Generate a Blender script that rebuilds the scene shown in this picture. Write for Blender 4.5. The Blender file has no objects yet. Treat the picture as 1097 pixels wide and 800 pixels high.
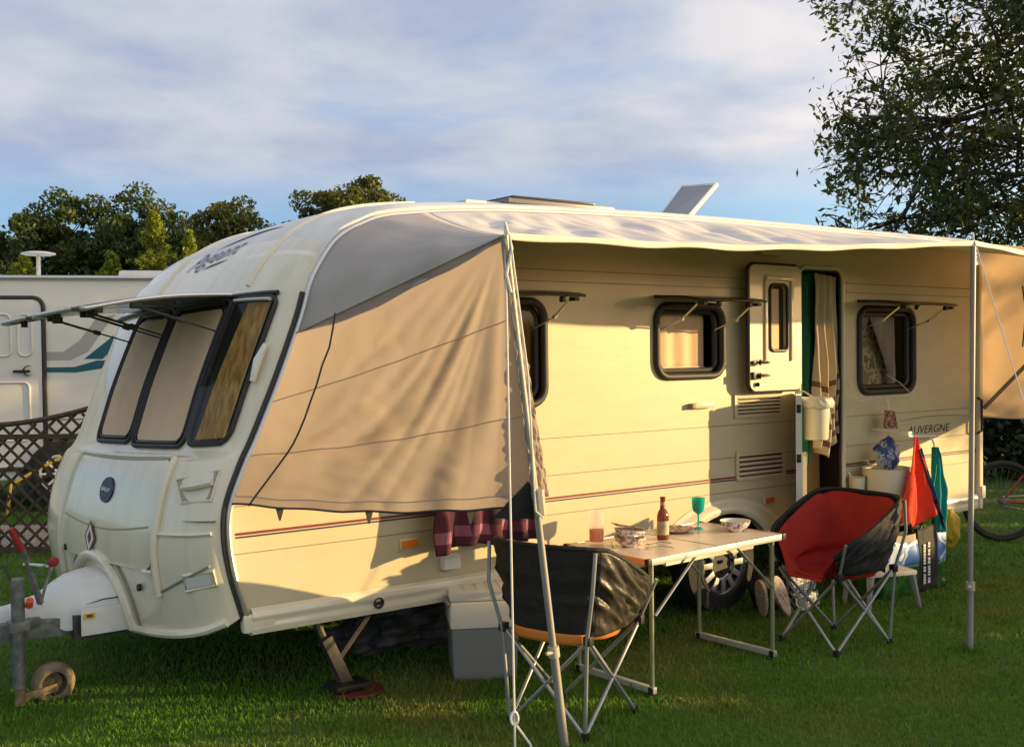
import bpy, bmesh, math, random
import numpy as np
from math import sin, cos, pi, radians, sqrt, atan2
from mathutils import Vector, Matrix, Euler
from mathutils.geometry import tessellate_polygon
from mathutils import noise as mnoise
random.seed(7)
RNG = np.random.default_rng(11)
sc = bpy.context.scene
COL = sc.collection

# ------------------------------------------------------------------ materials
def mat(name, col, rough=.5, metal=0.0, col2=None, ns=6.0, bump=0.0, bs=60.0, spec=.5, stretch=(1, 1, 1),
        trans=0.0, clear=0.0, detail=5.0, lo=.35, hi=.65, alpha=1.0, transm=0.0, ior=1.45, coords='Object', transcol=None):
    m = bpy.data.materials.new(name); m.use_nodes = True
    nt = m.node_tree; N = nt.nodes; L = nt.links
    b = N['Principled BSDF']; out = N['Material Output']
    b.inputs['Base Color'].default_value = (*col, 1); b.inputs['Roughness'].default_value = rough
    b.inputs['Metallic'].default_value = metal; b.inputs['Specular IOR Level'].default_value = spec
    b.inputs['Coat Weight'].default_value = clear; b.inputs['IOR'].default_value = ior
    b.inputs['Transmission Weight'].default_value = transm
    b.inputs['Alpha'].default_value = alpha
    tc = N.new('ShaderNodeTexCoord'); mp = N.new('ShaderNodeMapping'); mp.inputs['Scale'].default_value = stretch
    L.new(tc.outputs[coords], mp.inputs['Vector'])
    if col2 is not None:
        nz = N.new('ShaderNodeTexNoise'); nz.inputs['Scale'].default_value = ns; nz.inputs['Detail'].default_value = detail
        cr = N.new('ShaderNodeValToRGB'); cr.color_ramp.elements[0].position = lo; cr.color_ramp.elements[1].position = hi
        cr.color_ramp.elements[0].color = (*col, 1); cr.color_ramp.elements[1].color = (*col2, 1)
        L.new(mp.outputs[0], nz.inputs['Vector']); L.new(nz.outputs['Fac'], cr.inputs['Fac'])
        L.new(cr.outputs['Color'], b.inputs['Base Color'])
    if bump:
        nb = N.new('ShaderNodeTexNoise'); nb.inputs['Scale'].default_value = bs; nb.inputs['Detail'].default_value = 4
        bp = N.new('ShaderNodeBump'); bp.inputs['Strength'].default_value = bump; bp.inputs['Distance'].default_value = .01
        L.new(mp.outputs[0], nb.inputs['Vector']); L.new(nb.outputs['Fac'], bp.inputs['Height']); L.new(bp.outputs[0], b.inputs['Normal'])
    if trans > 0:
        t = N.new('ShaderNodeBsdfTranslucent'); t.inputs['Color'].default_value = (*(transcol or col), 1)
        mx = N.new('ShaderNodeMixShader'); mx.inputs[0].default_value = trans
        L.new(b.outputs[0], mx.inputs[1]); L.new(t.outputs[0], mx.inputs[2]); L.new(mx.outputs[0], out.inputs['Surface'])
    return m

M = {}
M['paint'] = mat('cream_paint', (.72, .66, .50), .28, col2=(.66, .60, .45), ns=2.2, bump=.12, bs=5.0, clear=.35, lo=.3, hi=.75)
M['front'] = mat('cream_moulding', (.77, .70, .53), .22, col2=(.61, .55, .40), ns=6.0, bump=.06, bs=9, clear=.7, lo=.48, hi=.85, stretch=(1, 1.6, .28), detail=9)
M['wall'] = mat('cream_sheet', (.62, .535, .355), .38, col2=(.59, .505, .33), ns=3.0, bump=.05, bs=11, stretch=(1.4, 1, 4.0), clear=.1)
M['roofm'] = mat('roof_white', (.72, .71, .66), .4, col2=(.60, .59, .53), ns=5, bump=.05)
M['seam'] = mat('seam_line', (.27, .24, .18), .6)
M['seal'] = mat('rubber_seal', (.035, .033, .03), .55)
M['black'] = mat('black_plastic', (.018, .017, .017), .4, bump=.05)
M['alu'] = mat('aluminium', (.62, .61, .58), .38, metal=.85, bump=.05, bs=90)
M['pole'] = mat('pole_metal', (.34, .33, .30), .50, metal=.35, col2=(.27, .26, .24), ns=12, stretch=(1, 1, .3))
M['steel'] = mat('galvanised_steel', (.24, .245, .24), .55, metal=.6, col2=(.13, .135, .13), ns=25, bump=.1)
M['darksteel'] = mat('dark_steel', (.045, .045, .042), .6, metal=.2, col2=(.075, .062, .05), ns=30)
M['chrome'] = mat('chrome', (.7, .7, .68), .18, metal=1)
M['glass_dark'] = mat('smoked_acrylic', (.020, .017, .010), .06, spec=.5, alpha=.36)
M['flap'] = mat('smoked_flap', (.04, .028, .020), .12, spec=.6, alpha=.93)
M['blind'] = mat('blind_cloth', (.78, .55, .36), .8, col2=(.70, .48, .31), ns=2, stretch=(3, 3, .5), bump=.2, bs=12)
M['curtain_gold'] = mat('gold_curtain', (.90, .54, .14), .8, col2=(.42, .24, .05), ns=8, stretch=(5, 5, .35), bump=.3, bs=12)
M['curtain_sheer'] = mat('sheer_curtain', (.60, .47, .36), .85, col2=(.46, .35, .26), ns=10, stretch=(5, 1, .4))
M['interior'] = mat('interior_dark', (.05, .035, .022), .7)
M['wood'] = mat('interior_wood', (.36, .20, .06), .5, col2=(.28, .15, .04), ns=5, stretch=(1, 1, .15))
M['navy'] = mat('navy_decal', (.035, .035, .075), .4)
M['maroon'] = mat('maroon_decal', (.20, .03, .04), .4)
M['white'] = mat('white_plastic', (.78, .77, .72), .38, col2=(.70, .69, .64), ns=8, bump=.04)
M['orange_lens'] = mat('orange_lens', (.85, .22, .02), .25, spec=.6)
M['red_lens'] = mat('red_orange_lens', (.65, .10, .03), .25, spec=.6)
M['tyre'] = mat('tyre_rubber', (.022, .021, .02), .8, bump=.3, bs=60)
M['hub'] = mat('silver_hubcap', (.50, .50, .49), .4, metal=.5, col2=(.36, .35, .33), ns=14)
M['rust'] = mat('old_wheel', (.34, .24, .12), .7, metal=.2, col2=(.17, .12, .06), ns=20, bump=.3)
M['canopy'] = mat('canopy_pvc', (.70, .64, .57), .55, col2=(.62, .565, .50), ns=3, bump=.25, bs=14, trans=.03, transcol=(.45, .30, .18))
M['canopy_end'] = mat('canopy_shaded', (.45, .395, .345), .5, col2=(.38, .335, .29), ns=3, bump=.3, bs=12, trans=.05, transcol=(.3, .25, .2))  # canopy cloth again, darker: the end's turn from the sun is in the colour
M['canvas'] = mat('tan_canvas', (.47, .39, .33), .75, col2=(.42, .35, .295), ns=2.0, bump=.45, bs=16, trans=.5, transcol=(.56, .46, .39))
M['canvas_rear'] = mat('tan_canvas_rear', (.42, .33, .24), .75, col2=(.38, .30, .215), ns=2.5, bump=.3, bs=45, trans=.5, transcol=(.64, .44, .26))
M['piping'] = mat('awning_piping', (.66, .60, .50), .6)
M['cord'] = mat('dark_cord', (.05, .045, .04), .8)
M['rope'] = mat('white_rope', (.72, .70, .64), .8, bump=.4, bs=300)
M['black_cloth'] = mat('black_cloth', (.012, .011, .011), .75, col2=(.020, .018, .017), ns=10, bump=.5, bs=35)
M['grey_cloth'] = mat('charcoal_cloth', (.060, .050, .040), .40, col2=(.035, .030, .025), ns=7, bump=.7, bs=22)
M['red_cloth'] = mat('red_cloth', (.50, .030, .018), .75, col2=(.36, .018, .012), ns=5, bump=.4, bs=30, trans=.15)
M['orange_cloth'] = mat('orange_cloth', (.62, .20, .03), .7)
M['tabletop'] = mat('table_laminate', (.72, .61, .50), .35, col2=(.66, .55, .44), ns=4, stretch=(1, 6, 1))
M['table_edge'] = mat('table_aluminium', (.70, .68, .62), .35, metal=.6)
M['glass'] = mat('clear_glass', (.95, .95, .93), .03, transm=1.0, ior=1.45)
M['thin_glass'] = mat('thin_clear_glass', (.9, .9, .88), .04, alpha=.10, spec=1.0)
M['drink'] = mat('orange_drink', (.90, .30, .008), .5, spec=.1, trans=.3, transcol=(1, .46, .01))
M['bottle'] = mat('brown_glass', (.22, .065, .012), .08, spec=.8, trans=.35, transcol=(.6, .2, .04))
M['label'] = mat('paper_label', (.50, .46, .30), .6, col2=(.30, .22, .12), ns=30)
M['teal_glass'] = mat('teal_plastic', (.02, .50, .42), .12, spec=.7, trans=.45, transcol=(.05, .85, .62))
M['bowl'] = mat('patterned_bowl', (.72, .66, .60), .3, col2=(.30, .16, .16), ns=60, lo=.5, hi=.56)
M['bowl_in'] = mat('pale_bowl', (.74, .70, .62), .3)
M['napkin'] = mat('patterned_plate', (.36, .12, .09), .6, col2=(.66, .56, .5), ns=60, lo=.47, hi=.53)
M['cutlery'] = mat('dark_cutlery', (.25, .22, .18), .25, metal=.9)
M['cool_lid'] = mat('cool_box_lid', (.78, .74, .62), .5, bump=.06)
M['cool_body'] = mat('cool_box_body', (.22, .225, .215), .55, bump=.08)
M['grey_plastic'] = mat('grey_stool_plastic', (.33, .33, .32), .55)
M['green'] = mat('green_curtain', (.012, .095, .045), .8, bump=.4, bs=20)
M['green_terry'] = mat('green_towel', (.02, .16, .07), .9, bump=.8, bs=120)
M['teal_terry'] = mat('teal_towel', (.015, .25, .24), .9, bump=.9, bs=120)
M['red_terry'] = mat('red_towel', (.80, .055, .018), .9, bump=.9, bs=120)
M['blue_terry'] = mat('blue_towel', (.022, .045, .13), .9, bump=.9, bs=120)
M['bin'] = mat('cream_bin', (.78, .75, .60), .45, trans=.2)
M['binbag'] = mat('bin_liner', (.80, .78, .68), .4, bump=.8, bs=40, trans=.35)
M['yellow_cloth'] = mat('yellow_bag', (.50, .36, .02), .7, col2=(.38, .26, .01), ns=8, bump=.5, bs=20)
M['bikered'] = mat('bike_red', (.35, .02, .03), .35)
M['vanpaint'] = mat('motorhome_paint', (.80, .77, .68), .35, col2=(.75, .72, .62), ns=2)
M['vandoor'] = mat('motorhome_door', (.72, .69, .62), .4)
M['teal_decal'] = mat('teal_decal', (.02, .11, .14), .4)
M['grey_decal'] = mat('grey_decal', (.40, .39, .35), .45)
M['fencewood'] = mat('stained_trellis', (.055, .038, .020), .8, col2=(.10, .07, .038), ns=20, bump=.3)
M['bark'] = mat('bark', (.055, .045, .032), .9, col2=(.03, .025, .018), ns=12, bump=.6, bs=25)
M['dirtbag'] = mat('dark_bundle', (.055, .05, .046), .6, col2=(.11, .10, .09), ns=10, bump=.7, bs=20)
M['solar'] = mat('roof_lid', (.16, .165, .18), .25, col2=(.19, .19, .20), ns=4)
M['stitch'] = mat('stitching', (.40, .33, .26), .8)
M['badge'] = mat('badge_navy', (.010, .014, .07), .45)
M['red_pad'] = mat('red_pad', (.11, .016, .010), .7)
M['canvas_flat'] = mat('bag_hem', (.36, .28, .2), .8)
M['pocket'] = mat('recess_shade', (.40, .36, .27), .6)  # darker cream, the shade of recess and creases put into the colour
M['lamp'] = mat('pale_lamp', (.60, .60, .56), .15, spec=.8)
M['navyf'] = mat('faded_navy', (.16, .15, .25), .5)
M['yellow_st'] = mat('yellow_sticker', (.65, .42, .03), .5)
M['rust_dark'] = mat('dusty_tyre', (.16, .13, .08), .85, col2=(.26, .2, .11), ns=18, bump=.4)
M['grip'] = mat('red_grip', (.30, .02, .02), .5)
M['pale'] = mat('pale_sticker', (.50, .52, .56), .4)
M['flap_front'] = mat('front_flap', (.10, .09, .08), .10, spec=.8, alpha=.88)

def plaid(name):
    m = bpy.data.materials.new(name); m.use_nodes = True; nt = m.node_tree; N = nt.nodes; L = nt.links
    b = N['Principled BSDF']; b.inputs['Roughness'].default_value = .9
    tc = N.new('ShaderNodeTexCoord'); sp = N.new('ShaderNodeSeparateXYZ'); L.new(tc.outputs['UV'], sp.inputs[0])
    def band(o, sc_, th):
        a = N.new('ShaderNodeMath'); a.operation = 'MULTIPLY'; a.inputs[1].default_value = sc_; L.new(o, a.inputs[0])
        f = N.new('ShaderNodeMath'); f.operation = 'SINE'; L.new(a.outputs[0], f.inputs[0])
        g = N.new('ShaderNodeMath'); g.operation = 'GREATER_THAN'; g.inputs[1].default_value = th; L.new(f.outputs[0], g.inputs[0]); return g
    a1 = band(sp.outputs[0], 30, .2); a2 = band(sp.outputs[1], 17, .55)
    ad = N.new('ShaderNodeMath'); ad.operation = 'ADD'; L.new(a1.outputs[0], ad.inputs[0]); L.new(a2.outputs[0], ad.inputs[1])
    h = N.new('ShaderNodeMath'); h.operation = 'MULTIPLY'; h.inputs[1].default_value = .5; L.new(ad.outputs[0], h.inputs[0])
    cr = N.new('ShaderNodeValToRGB'); cr.color_ramp.elements[0].color = (.030, .006, .014, 1); cr.color_ramp.elements[1].color = (.30, .12, .17, 1)
    e = cr.color_ramp.elements.new(.5); e.color = (.10, .022, .042, 1); L.new(h.outputs[0], cr.inputs[0]); L.new(cr.outputs[0], b.inputs['Base Color'])
    return m
M['plaid'] = plaid('plaid_cloth')

def stripes(name, c1, c2, freq, th, axis=2, rough=.9):
    m = bpy.data.materials.new(name); m.use_nodes = True; nt = m.node_tree; N = nt.nodes; L = nt.links
    b = N['Principled BSDF']; b.inputs['Roughness'].default_value = rough
    tc = N.new('ShaderNodeTexCoord'); sp = N.new('ShaderNodeSeparateXYZ'); L.new(tc.outputs['UV'], sp.inputs[0])
    a = N.new('ShaderNodeMath'); a.operation = 'MULTIPLY'; a.inputs[1].default_value = freq; L.new(sp.outputs[axis], a.inputs[0])
    f = N.new('ShaderNodeMath'); f.operation = 'SINE'; L.new(a.outputs[0], f.inputs[0])
    g = N.new('ShaderNodeMath'); g.operation = 'GREATER_THAN'; g.inputs[1].default_value = th; L.new(f.outputs[0], g.inputs[0])
    # only the lower part of the cloth carries the bands
    l = N.new('ShaderNodeMath'); l.operation = 'GREATER_THAN'; l.inputs[1].default_value = .60; L.new(sp.outputs[1], l.inputs[0])
    mu = N.new('ShaderNodeMath'); mu.operation = 'MULTIPLY'; L.new(g.outputs[0], mu.inputs[0]); L.new(l.outputs[0], mu.inputs[1])
    mx = N.new('ShaderNodeMix'); mx.data_type = 'RGBA'; mx.inputs['A'].default_value = (*c1, 1); mx.inputs['B'].default_value = (*c2, 1)
    L.new(mu.outputs[0], mx.inputs['Factor']); L.new(mx.outputs['Result'], b.inputs['Base Color'])
    return m
M['beige_towel'] = stripes('beige_towel', (.46, .37, .26), (.13, .07, .045), 62, .55, axis=1)

def multi(name, stops, ns, rough=.6, trans=0.0):
    m = mat(name, stops[0][1], rough, trans=trans); nt = m.node_tree; N = nt.nodes; L = nt.links
    nz = N.new('ShaderNodeTexNoise'); nz.inputs['Scale'].default_value = ns; nz.inputs['Detail'].default_value = 2
    tc = N.new('ShaderNodeTexCoord'); L.new(tc.outputs['Object'], nz.inputs['Vector'])
    cr = N.new('ShaderNodeValToRGB'); cr.color_ramp.interpolation = 'CONSTANT'
    cr.color_ramp.elements[0].position = stops[0][0]; cr.color_ramp.elements[0].color = (*stops[0][1], 1)
    cr.color_ramp.elements[1].position = stops[1][0]; cr.color_ramp.elements[1].color = (*stops[1][1], 1)
    for p, c in stops[2:]:
        e = cr.color_ramp.elements.new(p); e.color = (*c, 1)
    L.new(nz.outputs['Fac'], cr.inputs[0]); L.new(cr.outputs[0], N['Principled BSDF'].inputs['Base Color'])
    return m
M['bluebag'] = multi('blue_white_bag', [(0, (.06, .12, .36)), (.45, (.62, .66, .72)), (.50, (.16, .26, .5)), (.54, (.75, .75, .78))], 13, .35, .3)
M['floral'] = multi('floral_cloth', [(0, (.12, .04, .03)), (.45, (.42, .34, .24)), (.5, (.30, .03, .03)), (.58, (.2, .15, .1))], 30)
M['chain'] = multi('black_white_print', [(0, (.02, .02, .02)), (.49, (.6, .6, .6)), (.56, (.03, .03, .03)), (.63, (.6, .6, .6))], 38)
M['flip'] = multi('patterned_sole', [(0, (.45, .34, .28)), (.46, (.30, .2, .17)), (.52, (.5, .4, .34)), (.6, (.2, .13, .1))], 45)
M['landscape_sky'] = multi('bag_sky_print', [(0, (.05, .14, .42)), (.44, (.45, .52, .62)), (.5, (.10, .22, .5)), (.55, (.6, .62, .65))], 5, .35)
M['landscape_green'] = multi('bag_meadow_print', [(0, (.012, .07, .012)), (.44, (.03, .13, .02)), (.52, (.015, .07, .015)), (.68, (.2, .2, .15))], 8, .35)

# ------------------------------------------------------------------ mesh builder
ORG = {}
class MB:
    def __init__(s): s.v = []; s.f = []; s.m = []; s.uv = {}; s.flat = set()
    def add(s, vs, fs, mi=0, uvs=None):
        o = len(s.v); s.v += [tuple(p) for p in vs]
        if uvs:
            for i, u in enumerate(uvs): s.uv[o + i] = u
        for f in fs: s.f.append(tuple(i + o for i in f)); s.m.append(mi)
        return s
    def box(s, c, d, rot=None, bev=0.0, mi=0, seg=2, taper=None):
        bm = bmesh.new(); bmesh.ops.create_cube(bm, size=1)
        for v in bm.verts:
            v.co = Vector((v.co.x * d[0], v.co.y * d[1], v.co.z * d[2]))
            if taper and v.co.z < 0: v.co.x *= taper; v.co.y *= taper
        if bev > 0: bmesh.ops.bevel(bm, geom=list(bm.edges), offset=bev, segments=seg, profile=.7, affect='EDGES')
        R = Euler(rot).to_matrix() if rot is not None and not isinstance(rot, Matrix) else (rot if rot is not None else Matrix.Identity(3))
        vs = [R @ v.co + Vector(c) for v in bm.verts]; fs = [[v.index for v in f.verts] for f in bm.faces]
        bm.free(); return s.add(vs, fs, mi)
    def tube(s, pts, r, n=10, mi=0, caps=True, flat=None):
        pts = [Vector(p) for p in pts]; rs = r if isinstance(r, (list, tuple)) else [r] * len(pts)
        vs = []; prev = None
        for i, p in enumerate(pts):
            d = (pts[min(i + 1, len(pts) - 1)] - pts[max(i - 1, 0)]).normalized()
            if prev is None:
                a = Vector((0, 0, 1)) if abs(d.z) < .9 else Vector((1, 0, 0)); x = d.cross(a).normalized()
            else:
                x = (prev - d * prev.dot(d)).normalized()
            prev = x; y = d.cross(x)
            for k in range(n):
                a = 2 * pi * k / n; sx_ = rs[i]; sy_ = rs[i] * (flat if flat else 1)
                vs.append(p + x * cos(a) * sx_ + y * sin(a) * sy_)
        fs = []
        for i in range(len(pts) - 1):
            for k in range(n):
                k2 = (k + 1) % n; fs.append((i * n + k, i * n + k2, (i + 1) * n + k2, (i + 1) * n + k))
        if caps: fs.append(tuple(range(n))[::-1]); fs.append(tuple((len(pts) - 1) * n + k for k in range(n)))
        return s.add(vs, fs, mi)
    def loop(s, pts, r, n=8, mi=0):
        # closed tube
        pts = [Vector(p) for p in pts]; m = len(pts); vs = []; prev = None
        for i, p in enumerate(pts):
            d = (pts[(i + 1) % m] - pts[i - 1]).normalized()
            if prev is None:
                a = Vector((0, 1, 0)) if abs(d.y) < .9 else Vector((0, 0, 1)); x = d.cross(a).normalized()
            else: x = (prev - d * prev.dot(d)).normalized()
            prev = x; y = d.cross(x)
            for k in range(n):
                a = 2 * pi * k / n; vs.append(p + (x * cos(a) + y * sin(a)) * r)
        fs = [(i * n + k, i * n + (k + 1) % n, ((i + 1) % m) * n + (k + 1) % n, ((i + 1) % m) * n + k) for i in range(m) for k in range(n)]
        return s.add(vs, fs, mi)
    def lathe(s, c, prof, n=24, mi=0, axis='z', ang=None):
        vs = []; c = Vector(c); R = Matrix.Identity(3)
        if axis == 'y': R = Matrix.Rotation(pi / 2, 3, 'X')
        if axis == 'x': R = Matrix.Rotation(pi / 2, 3, 'Y')
        if ang is not None: R = ang
        for r, h in prof:
            for k in range(n):
                a = 2 * pi * k / n; vs.append(c + R @ Vector((r * cos(a), r * sin(a), h)))
        fs = [(i * n + k, i * n + (k + 1) % n, (i + 1) * n + (k + 1) % n, (i + 1) * n + k) for i in range(len(prof) - 1) for k in range(n)]
        return s.add(vs, fs, mi)
    def grid(s, fn, nu, nv, mi=0, skip=None, uv=True):
        vs = [fn(i / nu, j / nv) for i in range(nu + 1) for j in range(nv + 1)]
        fs = [(i * (nv + 1) + j, i * (nv + 1) + j + 1, (i + 1) * (nv + 1) + j + 1, (i + 1) * (nv + 1) + j) for i in range(nu) for j in range(nv) if not (skip and skip(i / nu, j / nv))]
        return s.add(vs, fs, mi, [(i / nu, j / nv) for i in range(nu + 1) for j in range(nv + 1)] if uv else None)
    def prism(s, poly, y0, y1, mi=0, mp=lambda a, y, b: (a, y, b), holes=()):
        loops = [poly] + list(holes); flat = [p for l in loops for p in l]; n = len(flat)
        tri = tessellate_polygon([[Vector((a, b, 0)) for a, b in l] for l in loops])
        vs = [mp(a, y0, b) for a, b in flat] + [mp(a, y1, b) for a, b in flat]
        fs = [tuple(t) for t in tri] + [tuple(i + n for i in t[::-1]) for t in tri]; o = 0
        for l in loops:
            m = len(l)
            for i in range(m): fs.append((o + i, o + (i + 1) % m, o + (i + 1) % m + n, o + i + n))
            o += m
        return s.add(vs, fs, mi)
    def build(s, name, mats, parent=None, org=None, smooth=35, fixn=True, solid=0.0):
        if not isinstance(mats, (list, tuple)): mats = [mats]
        if org is None: org = ORG[parent.name] if parent is not None else (0, 0, 0)
        me = bpy.data.meshes.new(name); o = Vector(org)
        me.from_pydata([tuple(Vector(p) - o) for p in s.v], [], s.f)
        for m in mats: me.materials.append(m)
        me.polygons.foreach_set('material_index', s.m)
        if s.uv:
            ul = me.uv_layers.new(name='UVMap')
            for lp in me.loops: ul.data[lp.index].uv = s.uv.get(lp.vertex_index, (0, 0))
        me.update()
        if fixn:
            bm = bmesh.new(); bm.from_mesh(me); bmesh.ops.recalc_face_normals(bm, faces=bm.faces); bm.to_mesh(me); bm.free()
        if smooth:
            me.shade_smooth(); me.set_sharp_from_angle(angle=radians(smooth))
        ob = bpy.data.objects.new(name, me); COL.objects.link(ob)
        if parent is not None: ob.parent = parent
        else: ob.location = o
        ORG[ob.name] = tuple(org)
        if solid:
            md = ob.modifiers.new('thickness', 'SOLIDIFY'); md.thickness = solid; md.offset = 0
        return ob

def tag(o, label=None, cat=None, group=None, kind=None):
    if label: o['label'] = label
    if cat: o['category'] = cat
    if group: o['group'] = group
    if kind: o['kind'] = kind
    return o
def thing(name, loc, label, cat, group=None):
    o = bpy.data.objects.new(name, None); COL.objects.link(o); o.location = loc; o.empty_display_size = .2
    ORG[o.name] = tuple(loc); return tag(o, label, cat, group)
def text(name, body, size, m, parent, origin, xdir, zdir, depth=.001, shear=0.0, sx=1.0, org=None, align='LEFT', mp=None):
    cu = bpy.data.curves.new('tmp', 'FONT'); cu.body = body; cu.size = size; cu.extrude = depth; cu.shear = shear; cu.align_x = align
    ob = bpy.data.objects.new('tmp', cu); COL.objects.link(ob); bpy.context.view_layer.update()
    dg = bpy.context.evaluated_depsgraph_get(); me = bpy.data.meshes.new_from_object(ob.evaluated_get(dg))
    X = Vector(xdir).normalized(); Z = Vector(zdir).normalized(); Nn = X.cross(Z)
    mb = MB(); mb.add([mp(v.co.x * sx, v.co.y) for v in me.vertices] if mp else [Vector(origin) + X * v.co.x * sx + Z * v.co.y + Nn * v.co.z for v in me.vertices], [tuple(p.vertices) for p in me.polygons])
    bpy.data.objects.remove(ob); bpy.data.curves.remove(cu); bpy.data.meshes.remove(me)
    return mb.build(name, m, parent, org, smooth=0)
def rrect(x0, x1, z0, z1, r, n=6):
    p = []
    for cx, cz, a0 in ((x1 - r, z1 - r, 0), (x0 + r, z1 - r, 90), (x0 + r, z0 + r, 180), (x1 - r, z0 + r, 270)):
        for k in range(n + 1):
            a = radians(a0 + 90 * k / n); p.append((cx + r * cos(a), cz + r * sin(a)))
    return p
def nz(x, y, z=0): return mnoise.noise(Vector((x, y, z)))
# ------------------------------------------------------------------ camera
F_PX = 1149.91; YAW = .6335515882557355; PITCH = .020324991994446994; ROLL = .011416773788799931
cd = bpy.data.cameras.new('camera'); cam = bpy.data.objects.new('camera', cd); COL.objects.link(cam)
fw = Vector((sin(YAW) * cos(PITCH), cos(YAW) * cos(PITCH), -sin(PITCH))); rt = Vector((cos(YAW), -sin(YAW), 0)); dn = fw.cross(rt)
r2 = rt * cos(ROLL) + dn * sin(ROLL); d2 = -rt * sin(ROLL) + dn * cos(ROLL)
Rm = Matrix((r2, -d2, -fw)).transposed().to_4x4()
cam.matrix_world = Matrix.Translation((-1.2913, -4.4946, 1.6083)) @ Rm
cd.sensor_width = 36; cd.lens = F_PX / 1097 * 36; cd.clip_end = 3000; cd.clip_start = .05
sc.camera = cam

# ------------------------------------------------------------------ world and sun
SUN_EL = radians(9.0); sd = Vector((.82, -.57, 0)).normalized()
sunv = Vector((sd.x * cos(SUN_EL), sd.y * cos(SUN_EL), sin(SUN_EL)))
w = bpy.data.worlds.new('World'); sc.world = w; w.use_nodes = True; N = w.node_tree.nodes; L = w.node_tree.links
bg = N['Background']; bg.inputs['Strength'].default_value = .115
sky = N.new('ShaderNodeTexSky'); sky.sky_type = 'NISHITA'; sky.sun_disc = False
sky.sun_elevation = SUN_EL; sky.sun_rotation = atan2(sd.x, sd.y); sky.air_density = 1.1; sky.dust_density = .6; sky.ozone_density = 2.2
tc = N.new('ShaderNodeTexCoord'); sep = N.new('ShaderNodeSeparateXYZ'); L.new(tc.outputs['Generated'], sep.inputs[0])
mz = N.new('ShaderNodeMath'); mz.operation = 'ADD'; mz.inputs[1].default_value = .16; L.new(sep.outputs[2], mz.inputs[0])
mx_ = N.new('ShaderNodeMath'); mx_.operation = 'MAXIMUM'; mx_.inputs[1].default_value = .05; L.new(mz.outputs[0], mx_.inputs[0])
dx = N.new('ShaderNodeMath'); dx.operation = 'DIVIDE'; L.new(sep.outputs[0], dx.inputs[0]); L.new(mx_.outputs[0], dx.inputs[1])
dy = N.new('ShaderNodeMath'); dy.operation = 'DIVIDE'; L.new(sep.outputs[1], dy.inputs[0]); L.new(mx_.outputs[0], dy.inputs[1])
cb = N.new('ShaderNodeCombineXYZ'); L.new(dx.outputs[0], cb.inputs[0]); L.new(dy.outputs[0], cb.inputs[1])
n1 = N.new('ShaderNodeTexNoise'); n1.inputs['Scale'].default_value = .75; n1.inputs['Detail'].default_value = 7; n1.inputs['Roughness'].default_value = .55; n1.inputs['Distortion'].default_value = .4
n2 = N.new('ShaderNodeTexNoise'); n2.inputs['Scale'].default_value = 2.2; n2.inputs['Detail'].default_value = 6
L.new(cb.outputs[0], n1.inputs['Vector']); L.new(cb.outputs[0], n2.inputs['Vector'])
cov = N.new('ShaderNodeValToRGB'); cov.color_ramp.elements[0].position = .22; cov.color_ramp.elements[1].position = .40; L.new(n1.outputs['Fac'], cov.inputs[0])
# cover thins out towards the horizon
hz = N.new('ShaderNodeMapRange'); hz.inputs['From Min'].default_value = .12; hz.inputs['From Max'].default_value = .18; L.new(sep.outputs[2], hz.inputs['Value'])
hm = N.new('ShaderNodeMath'); hm.operation = 'MULTIPLY'; L.new(cov.outputs[0], hm.inputs[0]); L.new(hz.outputs[0], hm.inputs[1])
cc = N.new('ShaderNodeValToRGB'); cc.color_ramp.elements[0].position = .36; cc.color_ramp.elements[1].position = .60
cc.color_ramp.elements[0].color = (1.8, 2.12, 2.85, 1); cc.color_ramp.elements[1].color = (2.8, 2.88, 3.2, 1); L.new(n2.outputs['Fac'], cc.inputs[0])
mx = N.new('ShaderNodeMix'); mx.data_type = 'RGBA'; L.new(hm.outputs[0], mx.inputs['Factor']); tint = N.new('ShaderNodeMix'); tint.data_type = 'RGBA'; tint.blend_type = 'MIX'; tint.inputs['Factor'].default_value = .62; tint.inputs['B'].default_value = (.95, 1.9, 3.6, 1); L.new(sky.outputs[0], tint.inputs['A']); L.new(tint.outputs['Result'], mx.inputs['A']); L.new(cc.outputs[0], mx.inputs['B'])
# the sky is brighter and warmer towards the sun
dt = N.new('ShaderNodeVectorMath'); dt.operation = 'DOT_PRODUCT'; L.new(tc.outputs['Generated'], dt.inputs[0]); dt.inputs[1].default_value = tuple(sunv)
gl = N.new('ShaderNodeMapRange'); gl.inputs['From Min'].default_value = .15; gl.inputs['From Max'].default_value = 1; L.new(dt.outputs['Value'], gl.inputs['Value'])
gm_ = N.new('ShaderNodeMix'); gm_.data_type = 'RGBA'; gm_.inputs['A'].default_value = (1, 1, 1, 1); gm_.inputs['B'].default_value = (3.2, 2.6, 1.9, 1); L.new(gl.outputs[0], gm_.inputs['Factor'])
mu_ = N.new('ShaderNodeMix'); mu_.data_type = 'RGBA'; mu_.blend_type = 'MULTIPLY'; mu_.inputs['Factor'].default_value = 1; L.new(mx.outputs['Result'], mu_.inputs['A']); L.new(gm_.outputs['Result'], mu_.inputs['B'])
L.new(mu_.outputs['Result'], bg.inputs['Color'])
sl = bpy.data.lights.new('sun', 'SUN'); sl.energy = 4.0; sl.angle = radians(.6); sl.color = (1.0, .70, .31)
so = bpy.data.objects.new('sun', sl); COL.objects.link(so); so.rotation_euler = sunv.to_track_quat('Z', 'Y').to_euler(); so.location = (8, -5, 8)
vs_ = sc.view_settings; vs_.view_transform = 'Standard'; vs_.look = 'None'; vs_.gamma = 1; vs_.exposure = 1.0; vs_.use_curve_mapping = False
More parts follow.
